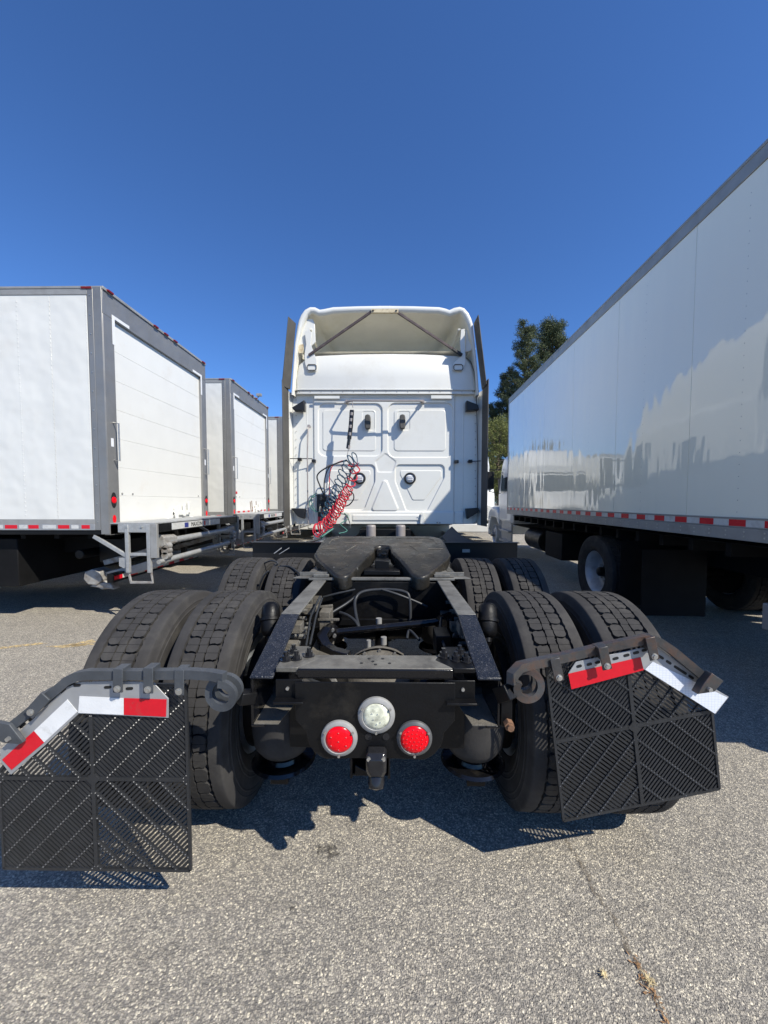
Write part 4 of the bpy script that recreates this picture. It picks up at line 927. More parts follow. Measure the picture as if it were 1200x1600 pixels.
# vents, work lights, grab rail with tracker spring, rod
for zx in (495, 682):
    x = MB(); P = []
    for i in range(16):
        a = 2*math.pi*i/16; P.append(Q(zx+16*math.copysign(abs(math.cos(a))**.6, math.cos(a)), 715+40*math.copysign(abs(math.sin(a))**.5, math.sin(a)), 4.63))
    x.prism(P, (0,.07,0)); tp('wall_vent', x, 'extender', bevel=.012, seg=3)
for zx in (453, 722):
    c = Q(zx, 1020, 4.69); x = MB().lathe([(.052,.03),(.052,-.012),(.056,-.020),(.066,-.018),(.072,-.008),(.072,.03)], c, (0,1,0), 32); wl = tp('work_light', x, 'black_plastic', smooth=35)
    x = MB().lathe([(0,-.016),(.03,-.014),(.050,-.006),(.052,.0)], c, (0,1,0), 28); tp('lens', x, 'sticker', wl, smooth=50)
    x = MB()
    for k in (-.02,0,.02): x.box(c.x-.035,c.x+.035,c.y-.020,c.y-.012,c.z+k-.002,c.z+k+.002)
    tp('lens_ribs', x, 'alu', wl)['kind'] = 'stuff'
x = MB().tube([Q(385,610,4.70), Q(385,611,4.62), Q(392,608,4.52), Q(412,603,4.50), Q(600,604,4.49), Q(775,604,4.50), Q(788,608,4.56), Q(790,610,4.70)], .012, 8)
for zx in (385, 790): c = Q(zx, 610, 4.69); x.box(c.x-.018,c.x+.018,4.66,4.70,c.z-.018,c.z+.018)
rail = tp('grab_rail', x, 'rod_grey', smooth=40)
pts = [Q(412,606,4.50), Q(416,640,4.49)]; x = MB().tube(pts, .005, 6)
A, B = Q(414,650,4.49), Q(392,865,4.48); n = 200; hp = []
for i in range(n+1):
    t = i/n; a = t*2*math.pi*26; p = A.lerp(B, t); rr = .013+.007*math.sin(math.pi*t); hp.append(p+Vector((rr*math.cos(a), rr*math.sin(a), 0)))
x.tube(hp, .0028, 5); x.tube([B, Q(385,905,4.48)], .004, 6)
tp('tension_spring', x, 'rod_grey', smooth=50)
x = MB().tube([Q(411,655,4.485), Q(405,740,4.485), Q(396,810,4.485)], .026, 10); x.tube([Q(398,790,4.475), Q(388,860,4.475)], .019, 8); sc_ = tp('spring_cover', x, 'black_gloss', smooth=40)
x = MB()
for zy in (668, 700, 735, 775, 845):
    q = Q(409-(zy-655)*.085, zy, 4.485); q2 = Q(409-(zy-635)*.085, zy+16, 4.485); x.cyl(q+Vector((.006,-.012,0)), q2+Vector((.006,-.012,0)), .018, n=8)
tp('cover_stripes', x, 'rod_grey', sc_)['kind'] = 'stuff'
x = MB().tube([Q(182,742,4.64), Q(176,760,4.62), Q(172,900,4.60), Q(174,1120,4.60), Q(178,1262,4.62)], .0075, 8); c = Q(182,742,4.67); x.box(c.x-.014,c.x+.014,4.63,4.69,c.z-.014,c.z+.014); tp('wall_rod', x, 'rod_grey', smooth=40)
x = MB().tube([Q(1022,372,4.64), Q(1048,395,4.64), Q(1066,450,4.64), Q(1078,570,4.64), Q(1082,760,4.66), Q(1086,940,4.66), Q(1084,1190,4.66)], .005, 6); tp('wiring_line', x, 'extender', smooth=40)
for zx in (392, 788):
    x = MB().prism([Q(a+zx, b_, 4.655) for a, b_ in ((-12,1262),(-6,1204),(8,1204),(14,1266))], (0,.02,0)); x.sweep([Q(zx-4+7*math.cos(t), 1212+9*math.sin(t), 4.64) for t in np.linspace(-2.6,1.2,9)], .005,.005,up=(0,1,0)); tp('tie_hook', x, 'cab_white', bevel=.002)
x = MB().add([Q(835,572,4.668),Q(950,572,4.668),Q(950,592,4.668),Q(835,592,4.668)], [(0,1,2,3)]); 
x = MB().prism([Q(a,b_,4.655) for a,b_ in ((835,575),(950,575),(950,592),(835,592))], (0,.006,0)); tp('label_plate', x, 'box_white')
x = MB().prism([Q(a,b_,4.655) for a,b_ in ((210,578),(345,578),(345,592),(210,592))], (0,.006,0)); tp('label_plate', x, 'box_white')
x = MB()
for zy in list(range(600,1190,42)):
    for zx in (1072, 112): x.ball(Q(zx, zy, 4.705), .006, 6)
for zx in range(130,1060,58): x.ball(Q(zx, 556, 4.650), .005, 6)
for zx in (868,882): x.ball(Q(zx, 1257, 4.68), .010, 6)
tp('wall_rivets', x, 'rod_grey')['kind'] = 'stuff'
# valve block
x = MB()
for a, b_, c_, d_, y in ((222,1105,262,1200,4.56),(262,1115,280,1160,4.58),(228,1200,248,1250,4.55)):
    p, q = Q(a, b_, y), Q(c_, d_, y); x.box(p.x,q.x,y,4.68,q.z,p.z)
x.cyl(Q(245,1130,4.56),Q(245,1130,4.50),.02,n=10); x.cyl(Q(240,1165,4.56),Q(240,1165,4.51),.018,n=10); x.cyl(Q(270,1140,4.56),Q(270,1140,4.51),.016,n=10)
vb = tp('valve_block', x, 'black_plastic', bevel=.003)
x = MB().cyl(Q(236,1225,4.54),Q(236,1260,4.54),.018,n=10); x.cyl(Q(250,1190,4.53),Q(252,1215,4.52),.012,n=8); tp('red_coupling', x, 'hose_red', vb, smooth=40)
x = MB().cyl(Q(244,1170,4.52),Q(240,1200,4.51),.014,n=8); x.cyl(Q(262,1175,4.53),Q(262,1205,4.53),.01,n=8); tp('brass_fitting', x, 'cream_plate', vb, smooth=40)

def coilhose(path, r, turns, tr, m, k=24, flat=.75):
    P = [Vector(p) for p in path]; L = [0]
    for a, b_ in zip(P, P[1:]): L.append(L[-1]+(b_-a).length)
    tot = L[-1]; n = int(turns*k); out = []
    for i in range(n+1):
        d = tot*i/n; j = max(q for q in range(len(L)-1) if L[q] <= d+1e-9); t = (d-L[j])/(L[j+1]-L[j]); p0 = P[max(j-1,0)]; p1 = P[j]; p2 = P[j+1]; p3 = P[min(j+2,len(P)-1)]
        c = .5*((2*p1)+(p2-p0)*t+(2*p0-5*p1+4*p2-p3)*t*t+(3*p1-p0-3*p2+p3)*t**3); ax = (p2-p1).normalized()
        u = ax.cross(Vector((0,1,0))).normalized(); w = ax.cross(u); a = 2*math.pi*i/k; rr = (r(i/n) if callable(r) else r)*(1+.10*math.sin(i*.37)+.06*math.sin(i*.83))
        out.append(c+u*rr*math.cos(a)+w*rr*flat*math.sin(a)+ax*rr*.75*math.sin(a+.5))
    return tp('coiled_hose', MB().tube(out, tr, 6), m, smooth=60)
o = coilhose([Q(436,905,4.44),Q(405,930,4.42),Q(375,985,4.42),Q(345,1050,4.42),Q(318,1120,4.42),Q(285,1180,4.42),Q(262,1230,4.42)], lambda t: .072-.02*t, 14, .0066, 'hose_blue'); o['label'] = 'blue green coiled air line'
o = coilhose([Q(412,935,4.46),Q(424,985,4.46),Q(402,1040,4.45),Q(392,1075,4.42)], lambda t: .055, 4, .0075, 'hose_red'); o['label'] = 'loose upper turns of the red air line'
o = coilhose([Q(396,1078,4.40),Q(372,1110,4.38),Q(345,1165,4.36),Q(312,1220,4.33),Q(272,1268,4.30),Q(215,1302,4.27)], lambda t: .052+.014*t, 21, .0062, 'hose_red'); o['label'] = 'tightly coiled red air line'
o = coilhose([Q(300,1120,4.48),Q(290,1190,4.46),Q(262,1250,4.44)], .05, 8, .0075, 'hose_blue')
hose([Q(385,922,4.47),Q(340,935,4.45),Q(270,965,4.45),Q(225,1005,4.46),Q(240,1060,4.47),Q(262,1110,4.52)], .0085)
hose([Q(385,925,4.46),Q(330,938,4.47),Q(290,960,4.50),Q(268,1010,4.50),Q(262,1070,4.50),Q(272,1150,4.52)], .0075)
hose([Q(360,925,4.50),Q(310,950,4.53),Q(292,1000,4.54),Q(290,1090,4.54),Q(285,1190,4.52)], .006, 'hose_red')
hose([Q(385,925,4.46),Q(408,960,4.44),Q(400,1010,4.43),Q(384,1070,4.43)], .007)
hose([Q(392,1085,4.40),Q(416,1100,4.38),Q(420,1130,4.38),Q(398,1160,4.40),Q(372,1170,4.42)], .007)
hose([Q(222,1110,4.60),Q(190,1130,4.56),Q(184,1165,4.56),Q(210,1195,4.55),Q(240,1200,4.55)], .006, 'hose_green')
hose([Q(225,1098,4.60),Q(195,1120,4.58),Q(200,1165,4.56),Q(222,1200,4.55)], .005, 'hose_green')
hose([Q(370,1205,4.5),Q(392,1235,4.5),Q(350,1265,4.4),Q(385,1300,4.3),Q(340,1315,4.2)], .006, 'hose_green')
hose([Q(300,1300,4.25),Q(270,1320,4.2),Q(235,1345,4.1),Q(170,1360,4.0)], .012)
hose([Q(310,1290,4.25),Q(260,1325,4.15),Q(250,1335,4.1)], .010, 'hose_green')
hose([Q(330,1210,4.5),Q(375,1215,4.45),Q(400,1260,4.45),Q(400,1290,4.4)], .005)

# ============================================================ BOX TRUCKS
def bp(name, mb, m, parent, **kw): return mb.out(name, M[m] if isinstance(m, str) else m, parent, **kw)
def cab_parts(root, y0, W=1.10, roof=2.75, front=True, fairing=False):
    # y0: back of the cab; the nose points to +y
    x = MB().loft([rrect(y0,W-.02,.95,roof,.16), rrect(y0+.06,W,.92,roof,.16), rrect(y0+1.0,W,.92,roof,.18), rrect(y0+1.25,W-.02,.92,roof-.12,.2), rrect(y0+1.75,W-.06,.92,1.85,.15)])
    cab = bp('cab', x, 'cab_white', root, smooth=40)
    x = MB().add([(-W+.12,y0+1.70,1.93),(W-.12,y0+1.70,1.93),(W-.2,y0+1.30,2.56),(-W+.2,y0+1.30,2.56)], [(0,1,2,3)]); x.v = [(a,b_+.035,c+.02) for a,b_,c in x.v]; bp('windshield', x, 'glass_dark', cab)
    for s in (-1, 1):
        x = MB().prism([(s*(W+.001),y0+.25,1.78),(s*(W+.001),y0+1.25,1.72),(s*(W-.012),y0+1.18,2.25),(s*(W-.02),y0+1.02,2.48),(s*(W-.02),y0+.25,2.50)], (s*.010,0,0)); bp('side_window', x, 'glass_dark', cab)
        x = MB().box(*sorted((s*(W-.005),s*(W+.012))), y0+.15,y0+1.35,.98,1.70); d = bp('door', x, 'cab_white', cab, bevel=.006)
        x = MB().box(*sorted((s*(W-.04),s*(W+.05))), y0+.2,y0+1.2,.40,.46); x.box(*sorted((s*(W-.04),s*(W+.06))), y0+.2,y0+1.2,.68,.73); x.box(*sorted((s*(W-.06),s*(W-.02))), y0+.2,y0+1.2,.38,.95); bp('step', x, 'galv', root, bevel=.004)
        x = MB().box(*sorted((s*(W+.16),s*(W+.34))), y0+1.42,y0+1.50,1.85,2.35); x.beam((s*W,y0+1.3,2.40),(s*(W+.30),y0+1.45,2.40),.022,.022); x.beam((s*W,y0+1.3,1.72),(s*(W+.30),y0+1.45,1.78),.022,.022); x.beam((s*(W+.28),y0+1.46,1.78),(s*(W+.28),y0+1.46,2.40),.022,.022); bp('wing_mirror', x, 'black_plastic', root, bevel=.008)
    x = MB().loft([rrect(y0+1.7,W-.10,.85,1.86,.15), rrect(y0+2.3,W-.22,.80,1.68,.22), rrect(y0+2.75,W-.32,.80,1.45,.22), rrect(y0+2.85,W-.38,.85,1.35,.2)]); hd = bp('hood', x, 'cab_white', root, smooth=40)
    x = MB()
    for k in range(6): x.box(-.5,.5,y0+2.84,y0+2.87,.92+k*.06,.945+k*.06)
    bp('grille', x, 'black_plastic', hd)['kind'] = 'stuff'
    for s in (-1, 1):
        cx = s*(W-.16)
        x = MB().loft([rrect(y0+1.45,.17,.80,1.15,.05,.05,cx=cx), rrect(y0+1.65,.20,1.0,1.32,.08,.05,cx=cx), rrect(y0+2.35,.20,1.02,1.34,.09,.05,cx=cx), rrect(y0+2.65,.19,.62,1.22,.09,.05,cx=cx), rrect(y0+2.85,.17,.60,1.05,.09,.05,cx=cx)]); bp('front_fender', x, 'cab_white', root, smooth=40)
        x = MB().box(cx-.12,cx+.12,y0+2.84,y0+2.88,.85,1.02); bp('headlight', x, 'sticker', root, bevel=.01)
        put_wheel(FWHEEL, root, s*(W-.12), y0+2.02, s)
    x = MB().box(-W+.02,W-.02,y0+2.88,y0+3.02,.42,.72); bp('front_bumper', x, 'cab_white', root, bevel=.03)
    if fairing:
        x = MB().loft([rrect(y0,W-.05,roof-.06,3.75,.3), rrect(y0+.7,W-.05,roof-.06,3.55,.3), rrect(y0+1.3,W-.15,roof-.06,2.95,.1)]); bp('roof_fairing', x, 'cab_white', root, smooth=40)

def chassis_parts(root, L, axle, flaps=False):
    x = MB(); 
    for s in (-1, 1): x.box(*sorted((s*.35,s*.43)), .15, L+2.6, .76, 1.0)
    bp('frame_rail', x, 'under_black', root)
    x = MB()
    for y in np.arange(.3, L, .42): x.box(-1.12,1.12,y,y+.06,1.02,1.13)
    x.box(-1.15,1.15,.1,L,1.132,1.139)
    bp('floor_crossmembers', x, 'under_black', root)['kind'] = 'stuff'
    for s in (-1, 1):
        if flaps: pass
        put_wheel(WHEEL, root, s*1.04, axle, s); put_wheel(WHEEL, root, s*.70, axle, -s)
        for u_, z_ in (((.72,1.0),(1.15,.95)) if flaps else ()): bp('mud_flap', MB().box(*sorted((s*.52,s*1.20)), axle-u_,axle-u_+.01,.22,z_), 'under_black', root)
        bp('brake_drum', MB().lathe([(0,-.02),(.275,-.02),(.275,.05),(.20,.06)], (s*.55,axle,.502), (s,0,0), 24), 'under_black', root, smooth=30)
    x = MB().cyl((-.6,axle,.502),(.6,axle,.502),.07,n=14); x.ball((0,axle,.52),.2,16); bp('drive_axle', x, 'chassis', root, smooth=50)
    x = MB().lathe([(0,0),(.22,0),(.24,.02),(.24,.95),(.22,.97),(0,.97)], (-.80,L-1.6,.66), (0,1,0), 24); bp('fuel_tank', x, 'chassis', root, smooth=35)
    bp('battery_box', MB().box(.50,1.08,L-2.2,L-1.5,.42,.92), 'chassis', root, bevel=.01); bp('tool_box', MB().box(-1.08,-.55,L-2.9,L-2.1,.45,.92), 'under_black', root, bevel=.01)
    x = MB().cyl((-.25,axle+.6,.6),(-.25,axle+2.2,.6),.10,n=16); bp('air_tank', x, 'chassis', root, smooth=35)

def reflectors(root, x, y0, y1, z, seg, gap_first, outw, red='red_tape', white='white_tape', h=.05):
    y = y0; k = gap_first
    sgn = -1 if outw < 0 else 1
    while y < y1-.03:
        L = seg if isinstance(seg, float) else seg[k % 2]
        mb = MB().box(*sorted((x, x+sgn*.0015)), y, min(y+L-.002, y1), z, z+h); o = bp('reflector_strip', mb, red if k % 2 == 0 else white, root); y += L; k += 1

def liftgate(root, W, zt, worn):
    # root frame: rear face y=0, the gate sticks out towards -y; near side of the photograph is -x
    hw = W/2
    x = MB().box(-hw,hw,-.56,-.005,zt-.014,zt); lg = bp('dock_plate', x, 'galv', root, bevel=.002)
    x = MB().box(-hw-.004,-hw+.05,-.56,-.11,zt-.115,zt-.0145); x.box(hw-.05,hw,-.56,-.11,zt-.115,zt-.0145); bp('dock_end_beam', x, 'galv', root, bevel=.004)
    x = MB().box(-hw+.05,hw-.05,-.57,-.545,zt-.12,zt-.0145); bp('dock_edge', x, 'chassis', root, bevel=.002)
    x = MB().box(-hw+.33,hw-.78,-.578,-.571,zt-.105,zt-.02); dc = bp('dock_decal', x, 'old_tape', root, bevel=.001)
    for k, (u, w_, m_) in enumerate(((.30,.10,'ink_blue'),(.85,.04,'red_tape'))):
        bp('decal_mark', MB().box(-hw+.33+u-.0,-hw+.33+u+w_,-.5795,-.5785,zt-.095,zt-.03), m_, dc)
    cu = bpy.data.curves.new('decal_text','FONT'); cu.body = 'MAXON'; cu.size = .085; cu.extrude = .001; cu.align_x = 'LEFT'
    to = bpy.data.objects.new('tmp', cu); scene.collection.objects.link(to); dg = bpy.context.evaluated_depsgraph_get(); me = bpy.data.meshes.new_from_object(to.evaluated_get(dg)); bpy.data.objects.remove(to)
    tx = bpy.data.objects.new('decal_lettering', me); scene.collection.objects.link(tx); me.materials.clear(); me.materials.append(M['black_plastic']); tx.parent = dc; tx.location = (-hw+.80,-.580,zt-.09); tx.rotation_euler = (R(90),0,0)
    for sx in (-1, 1):
        e = sx*hw
        x = MB()
        for y in (-.215, -.475): x.box(*sorted((e+.010*sx, e-sx*.03)), y-.022,y+.011,.62,zt-.02); x.box(*sorted((e+sx*.008, e-sx*.05)), y+.0115,y+.022,.62,zt-.02)
        x.box(*sorted((e-sx*.002, e-sx*.032)), -.475,-.215,.825,.86)
        x.beam((e-sx*.02,-.23,.80),(e-sx*.02,.20,1.06),.03,.045)
        x.prism([(e-sx*.01,-.19,.80),(e-sx*.01,-.10,.80),(e-sx*.01,-.10,.70),(e-sx*.01,-.16,.67),(e-sx*.01,-.20,.70)], (-sx*.01,0,0))
        fr_ = bp('step_frame', x, 'galv', root, bevel=.003)
        x = MB().sweep([(e-sx*.02,-.20,.66),(e-sx*.02,-.235,.50),(e-sx*.02,-.50,.50),(e-sx*.02,-.48,.66)], .025,.02,up=(1,0,0)); bp('step_loop', x, 'galv_dirty', fr_, bevel=.003)
        x = MB().box(*sorted((e+sx*.012, e-sx*.03)), -.583,-.50,.80,zt-.0145); bp('corner_angle', x, 'rail_grey', root, bevel=.003)
        x = MB()
        for y in (-.22,-.40): x.cyl((e,y,zt-.05),(e+sx*.014,y,zt-.05),.013,n=6)
        bp('bolts', x, 'bolt', fr_)['kind'] = 'stuff'
        # knuckle castings
        x = MB().loft([[(e-sx*(.16+k*.30), -.50+a, .985+c*(1-.25*k)) for a, c in ((-.07,-.05),(-.02,-.09),(.06,-.06),(.08,.0),(.05,.075),(-.02,.09),(-.07,.05))] for k in (0,.5,1)]); kn = bp('hinge_casting', x, 'galv_dirty', root, bevel=.006)
        x = MB()
        for z in (.86,.80,.74): x.cyl((e-sx*.18,-.56,z+.06),(e-sx*.28,-.56,z+.06),.045,n=16)
        bp('hinge_roller', x, 'galv_dirty', kn, smooth=35)
    x = MB().tube([(-hw+.30,-.53,.975),(hw-.35,-.53,.985)], .042, 16); bp('torsion_tube', x, 'galv', root, smooth=40)
    x = MB().tube([(-hw+.22,-.53,.735),(hw-.35,-.53,.755)], .036, 16); x.cyl((-hw+.10,-.53,.735),(-hw+.22,-.53,.735),.028,n=14); bp('torsion_tube', x, 'galv', root, smooth=40)
    for xx in (-hw+.42, hw-.65):
        bp('lift_arm', MB().sweep([(xx,-.45,.72),(xx,-.05,.60),(xx,.35,.50)], .06,.11), 'rail_grey', root, bevel=.008); bp('lift_arm', MB().sweep([(xx+.09,-.40,.90),(xx+.09,.0,.78),(xx+.09,.45,.66)], .05,.07), 'galv_dirty', root, bevel=.008)
    x = MB().loft([[(-hw+.30+k, .46+a, .50+c) for a, c in ((-.12,-.04),(-.05,-.10),(.06,-.09),(.12,-.02),(.10,.07),(.0,.11),(-.10,.07))] for k in (0,.10,.22)]); x.cyl((-hw+.34,.36,.40),(-hw+.55,.36,.36),.06,n=14); x.prism([(-hw+.32,.52,.38),(-hw+.32,.20,.34),(-hw+.32,.24,.42),(-hw+.32,.40,.44)],(.12,0,0)); bp('lift_knuckle', x, 'galv_dirty', root, bevel=.01)
    x = MB().box(-hw+.55,-hw+1.5,.15,.55,.66,.98); x.cyl((-hw+.3,.62,.80),(hw-.5,.62,.80),.06,n=14); bp('pump_box', x, 'chassis', root, bevel=.01)
    bp('underbody_shade_box', MB().box(-1.12,1.12,1.25,2.1,.42,1.02), 'under_black', root, bevel=.01)  # black box added to stand for the darkness under the truck
    x = MB().box(-hw+.18,hw-.18,.10,.18,.46,.57); x.box(-.75,-.68,.12,.20,.57,1.0); x.box(.68,.75,.12,.20,.57,1.0); bb = bp('bumper_bar', x, 'chassis', root, bevel=.004)
    y = -hw+.2; k = 0
    while y < hw-.3:
        bp('reflector_strip', MB().box(y,y+.148,.0985,.1,.49,.54), 'red_tape' if k % 2 == 0 else 'old_tape', root); y += .15; k += 1

def van_box(root, L, W, zb, zt, style, reart='steel', nl=0, seams=None, doortape=False):
    hw = W/2
    # inner shell
    x = MB().box(-hw+.02,hw-.02,.06,L-.02,zb+.05,zt-.02); bx = bp('cargo_box', x, 'box_white', root)
    x = MB().box(-hw+.01,hw-.01,.02,L,zt-.02,zt-.005); bp('roof', x, 'box_white', bx)
    post = .17
    th = .09 if style == 'rivet' else .13
    for s in (-1, 1):
        y = post if style == 'rivet' else .10
        wall = []
        if style == 'rivet':
            step = 1.22; ys = [post+.0]
            first = .44
            yy = post+first
            while yy < L-.1: ys.append(yy); yy += step
            ys.append(L-.04)
        else:
            ys = [.10]+[v for v in np.arange(.10+.55, L-.1, 1.215)]+[L-.05]
        for a, b_ in zip(ys, ys[1:]):
            x = MB().box(*sorted((s*(hw-.012),s*(hw-.001))), a+.0015, b_-.0015, zb+(.13 if style == 'rivet' else .155), zt-th)
            bp('side_panel', x, 'box_white' if style == 'rivet' else 'wall_gloss', root, bevel=.0015, seg=1)
        if style == 'rivet':
            r = MB(); yy = post+.02
            rows = []
            q = .61
            while q < min(L, 3.2): rows += [q]; q += .39
            for q in rows:
                for z in np.arange(zb+.18, zt-.14, .052): 
                    if s < 0: r.ball((s*(hw-.0005),q,z), .0075, 6, (.6,1,1))
            for z in np.arange(zb+.18, zt-.14, .052):
                if s < 0: r.ball((s*(hw-.0005),post+.016,z), .005, 6, (.6,1,1))
            if s < 0: bp('rivets', r, 'box_white', root)['kind'] = 'stuff'
            x = MB().box(*sorted((s*(hw-.03),s*(hw+.006))), 0.16,L,zt-th,zt); x.box(*sorted((s*(hw-.03),s*(hw+.012))), .16,L,zt-.022,zt+.004); bp('top_rail', x, 'rail_grey', root, bevel=.003)
            x = MB().box(*sorted((s*(hw-.03),s*(hw+.004))), .16,L,zb+.075,zb+.13); bp('bottom_rail', x, 'rail_grey', root, bevel=.002)
            x = MB().box(*sorted((s*(hw-.03),s*(hw+.008))), .16,L,zb,zb+.0745); bp('bottom_rail', x, 'alu', root, bevel=.002)
            x = MB().box(*sorted((s*(hw-.10),s*(hw-.005))), .0,1.4,zb-.055,zb-.001); bp('sill_beam', x, 'chassis', root, bevel=.003)
            if s < 0:
                for (a, l, m_) in ((.20,.16,'red_tape'),(.42,.14,'old_tape'),(.60,.22,'red_tape'),(.86,.26,'old_tape'),(1.20,.20,'red_tape'),(1.42,.16,'old_tape'),(1.62,.24,'red_tape'),(1.9,.2,'old_tape'),(2.2,.24,'red_tape'))[:9]:
                    bp('reflector_strip', MB().box(s*(hw+.008)-.0015,s*(hw+.008), a*.62+.1,(a+l)*.62+.1,zb+.018,zb+.062), m_, root)
        else:
            x = MB().box(*sorted((s*(hw-.03),s*(hw+.004))), .0,L,zt-th,zt); x.box(*sorted((s*(hw-.03),s*(hw+.010))), .0,L,zt-.02,zt+.004); x.box(*sorted((s*(hw-.03),s*(hw+.008))), .0,L,zt-th,zt-th+.018); bp('top_rail', x, 'rail_grey', root, bevel=.003)
            x = MB().box(*sorted((s*(hw-.03),s*(hw+.003))), .0,L,zb+.085,zb+.155); bp('bottom_rail', x, 'alu', root, bevel=.002)
            x = MB().box(*sorted((s*(hw-.03),s*(hw+.008))), .0,L,zb-.012,zb+.082); x.box(*sorted((s*(hw-.03),s*(hw+.010))), .0,L,zb+.150,zb+.160); bp('bottom_rail', x, 'rail_grey', root, bevel=.002)
            r = MB()
            for y in np.arange(.1, L-.1, .165):
                for z in (zb+.02, zb+.055): r.ball((s*(hw+.008),y,z), .0085, 6, (.5,1,1))
            bp('rivets', r, 'bolt', root)['kind'] = 'stuff'
            if s < 0: reflectors(root, s*(hw+.003), .05, L-.05, zb+.093, .15, 0, s, 'red_tape', 'old_tape', .050)
            rr = MB()
            for y in np.arange(.12, L, 1.215):
                for z in np.arange(zb+.2, zt-.2, .09): rr.ball((s*(hw-.001),y,z), .0045, 5, (.5,1,1))
            bp('panel_rivets', rr, 'rail_grey', root)['kind'] = 'stuff'
    # front wall and nose corner
    x = MB()
    for s in (-1, 1): x.box(*sorted((s*(hw-.05),s*(hw+.004))), L-.05,L+.02,zb,zt)
    bp('nose_corner', x, 'rail_grey', root, bevel=.01)
    # rear frame
    for s in (-1, 1):
        x = MB().box(*sorted((s*(hw-post),s*(hw+.006))), -.02,.045,zb-.055,zt-.30); x.box(*sorted((s*(hw-.03),s*(hw+.010))), -.012,.088,zb-.05,zt-.004); x.box(*sorted((s*(hw-.03),s*(hw+.007))), .092,.158,zb-.0,zt-.006)
        ps = bp('rear_post', x, reart, root, bevel=.003)
        r = MB()
        for z in np.arange(zb+.1, zt, .22): r.cyl((s*(hw+.007),.125,z),(s*(hw+.012),.125,z),.007,n=8)
        bp('screws', r, 'bolt', ps)['kind'] = 'stuff'
        bp('oval_light', MB().lathe([(0,-.016),(.03,-.014),(.04,-.006),(.042,.0)], (s*(hw-.07),-.022,zb+.36), (0,1,0), 20), 'red_lens', ps)
        bp('light_gasket', MB().prism([(s*(hw-.07)+.045*math.cos(a),-.021,zb+.36+.095*math.sin(a)) for a in np.linspace(0,2*math.pi,16,endpoint=False)], (0,-.004,0)), 'black_plastic', ps)
        bp('side_reflector', MB().prism([(s*(hw-.07)+.028*math.cos(a),-.021,zb+.13+.05*math.sin(a)) for a in np.linspace(0,2*math.pi,14,endpoint=False)], (0,-.004,0)), 'red_lens', ps)
        h = MB().tube([(s*(hw-.10),-.02,1.98),(s*(hw-.10),-.09,1.97),(s*(hw-.10),-.09,2.42),(s*(hw-.10),-.02,2.43)], .010, 8); bp('grab_handle', h, 'bolt', ps, smooth=40)
        bp('sticker', MB().box(s*(hw-.08)-.022,s*(hw-.08)+.022,-.0225,-.021,2.14,2.24), 'sticker', ps)
    x = MB().box(-hw-.004,hw+.004,-.02,.05,zt-.298,zt-.03); hd = bp('rear_header', x, reart, root, bevel=.003)
    x = MB().box(-hw-.008,hw+.008,-.035,.16,zt-.028,zt+.006); bp('header_cap', x, 'rail_grey', hd, bevel=.004)
    x = MB().box(-hw+.0,hw,-.02,.05,zb-.06,zb+.06); bp('rear_sill', x, reart, root, bevel=.003)
    lx = (-hw+.10,-.25,0,.25,hw-.10)
    for xx in lx: bp('marker_light', MB().loft([rrect(-.022,.055,zt-.024,zt+.002,.008,.008,n=2,cx=xx), rrect(-.055,.045,zt-.022,zt-.001,.008,.008,n=2,cx=xx)]), 'marker_red', root)
    bp('marker_light', MB().box(-hw-.016,-hw-.006,.10,.22,zt-.026,zt-.004), 'marker_red', root)
    # roll-up door
    dz0, dz1 = zb+.06, zt-.30; n = 7; h = (dz1-dz0)/n
    for k in range(n):
        x = MB().box(-hw+post,hw-post,.018,.045,dz0+k*h+.0008,dz0+(k+1)*h-.0008); bp('door_slat', x, 'door_white', root, bevel=.0016, seg=1)
    for s in (-1, 1):
        x = MB().prism([(s*(hw-post+.03),-.0215,dz1-.30),(s*(hw-post+.03),-.0215,dz1+.05),(s*(hw-post-.28),-.0215,dz1+.05),(s*(hw-post-.28),-.0215,dz1+.012),(s*(hw-post-.015),-.0215,dz1+.012),(s*(hw-post-.015),-.0215,dz1-.30)], (0,-.003,0)); bp('corner_strip', x, 'white_tape', root)
    x = MB().box(.10,.62,-.012,.017,dz0+.07,dz0+.14); x.box(.16,.22,-.04,.0,dz0+.02,dz0+.20); x.box(.40,.45,-.035,.0,dz0+.05,dz0+.24); x.box(.55,.60,-.03,.0,dz0+.10,dz0+.28); x.prism([(-.06,-.012,dz0+.0),(.10,-.012,dz0+.14),(.16,-.012,dz0+.10),(.06,-.012,dz0-.02)],(0,.02,0)); x.tube([(.58,-.02,dz0+.04),(.75,-.05,dz0+.0),(1.0,-.04,dz0-.02)],.010,6); bp('door_lock', x, 'door_white', root, bevel=.005)
    hb = MB()
    for xx in (-hw+post+.10, -hw+post+.30, hw-post-.12):
        for k in (1,): hb.cyl((xx,.018,dz0+k*h+.03),(xx,.008,dz0+k*h+.03),.012,n=8)
    bp('hinge_bolts', hb, 'rail_grey', root)['kind'] = 'stuff'
    if doortape:
        y = -hw+post+.02; k = 0
        while y < hw-post-.1: bp('reflector_strip', MB().box(y,y+.14,.0165,.0175,dz0+.04,dz0+.08), 'red_tape' if k % 2 else 'old_tape', root); y += .15; k += 1
        x = MB()
        for k in range(7): xx = .1+random.uniform(-.2,.35); x.beam((xx,.012,dz0+.05),(xx+random.uniform(-.05,.05),.012,dz0+.14+random.uniform(0,.22)),.012,.010)
        bp('rust_mark', x, 'rust', root)['kind'] = 'stuff'
        x = MB().tube([(.35,-.02,zt),(.35,-.10,zt+.10),(.35,-.02,zt+.11)], .012, 6); x.box(.31,.39,-.14,-.02,zt+.07,zt+.13); bp('rear_camera', x, 'rail_grey', root, bevel=.004)
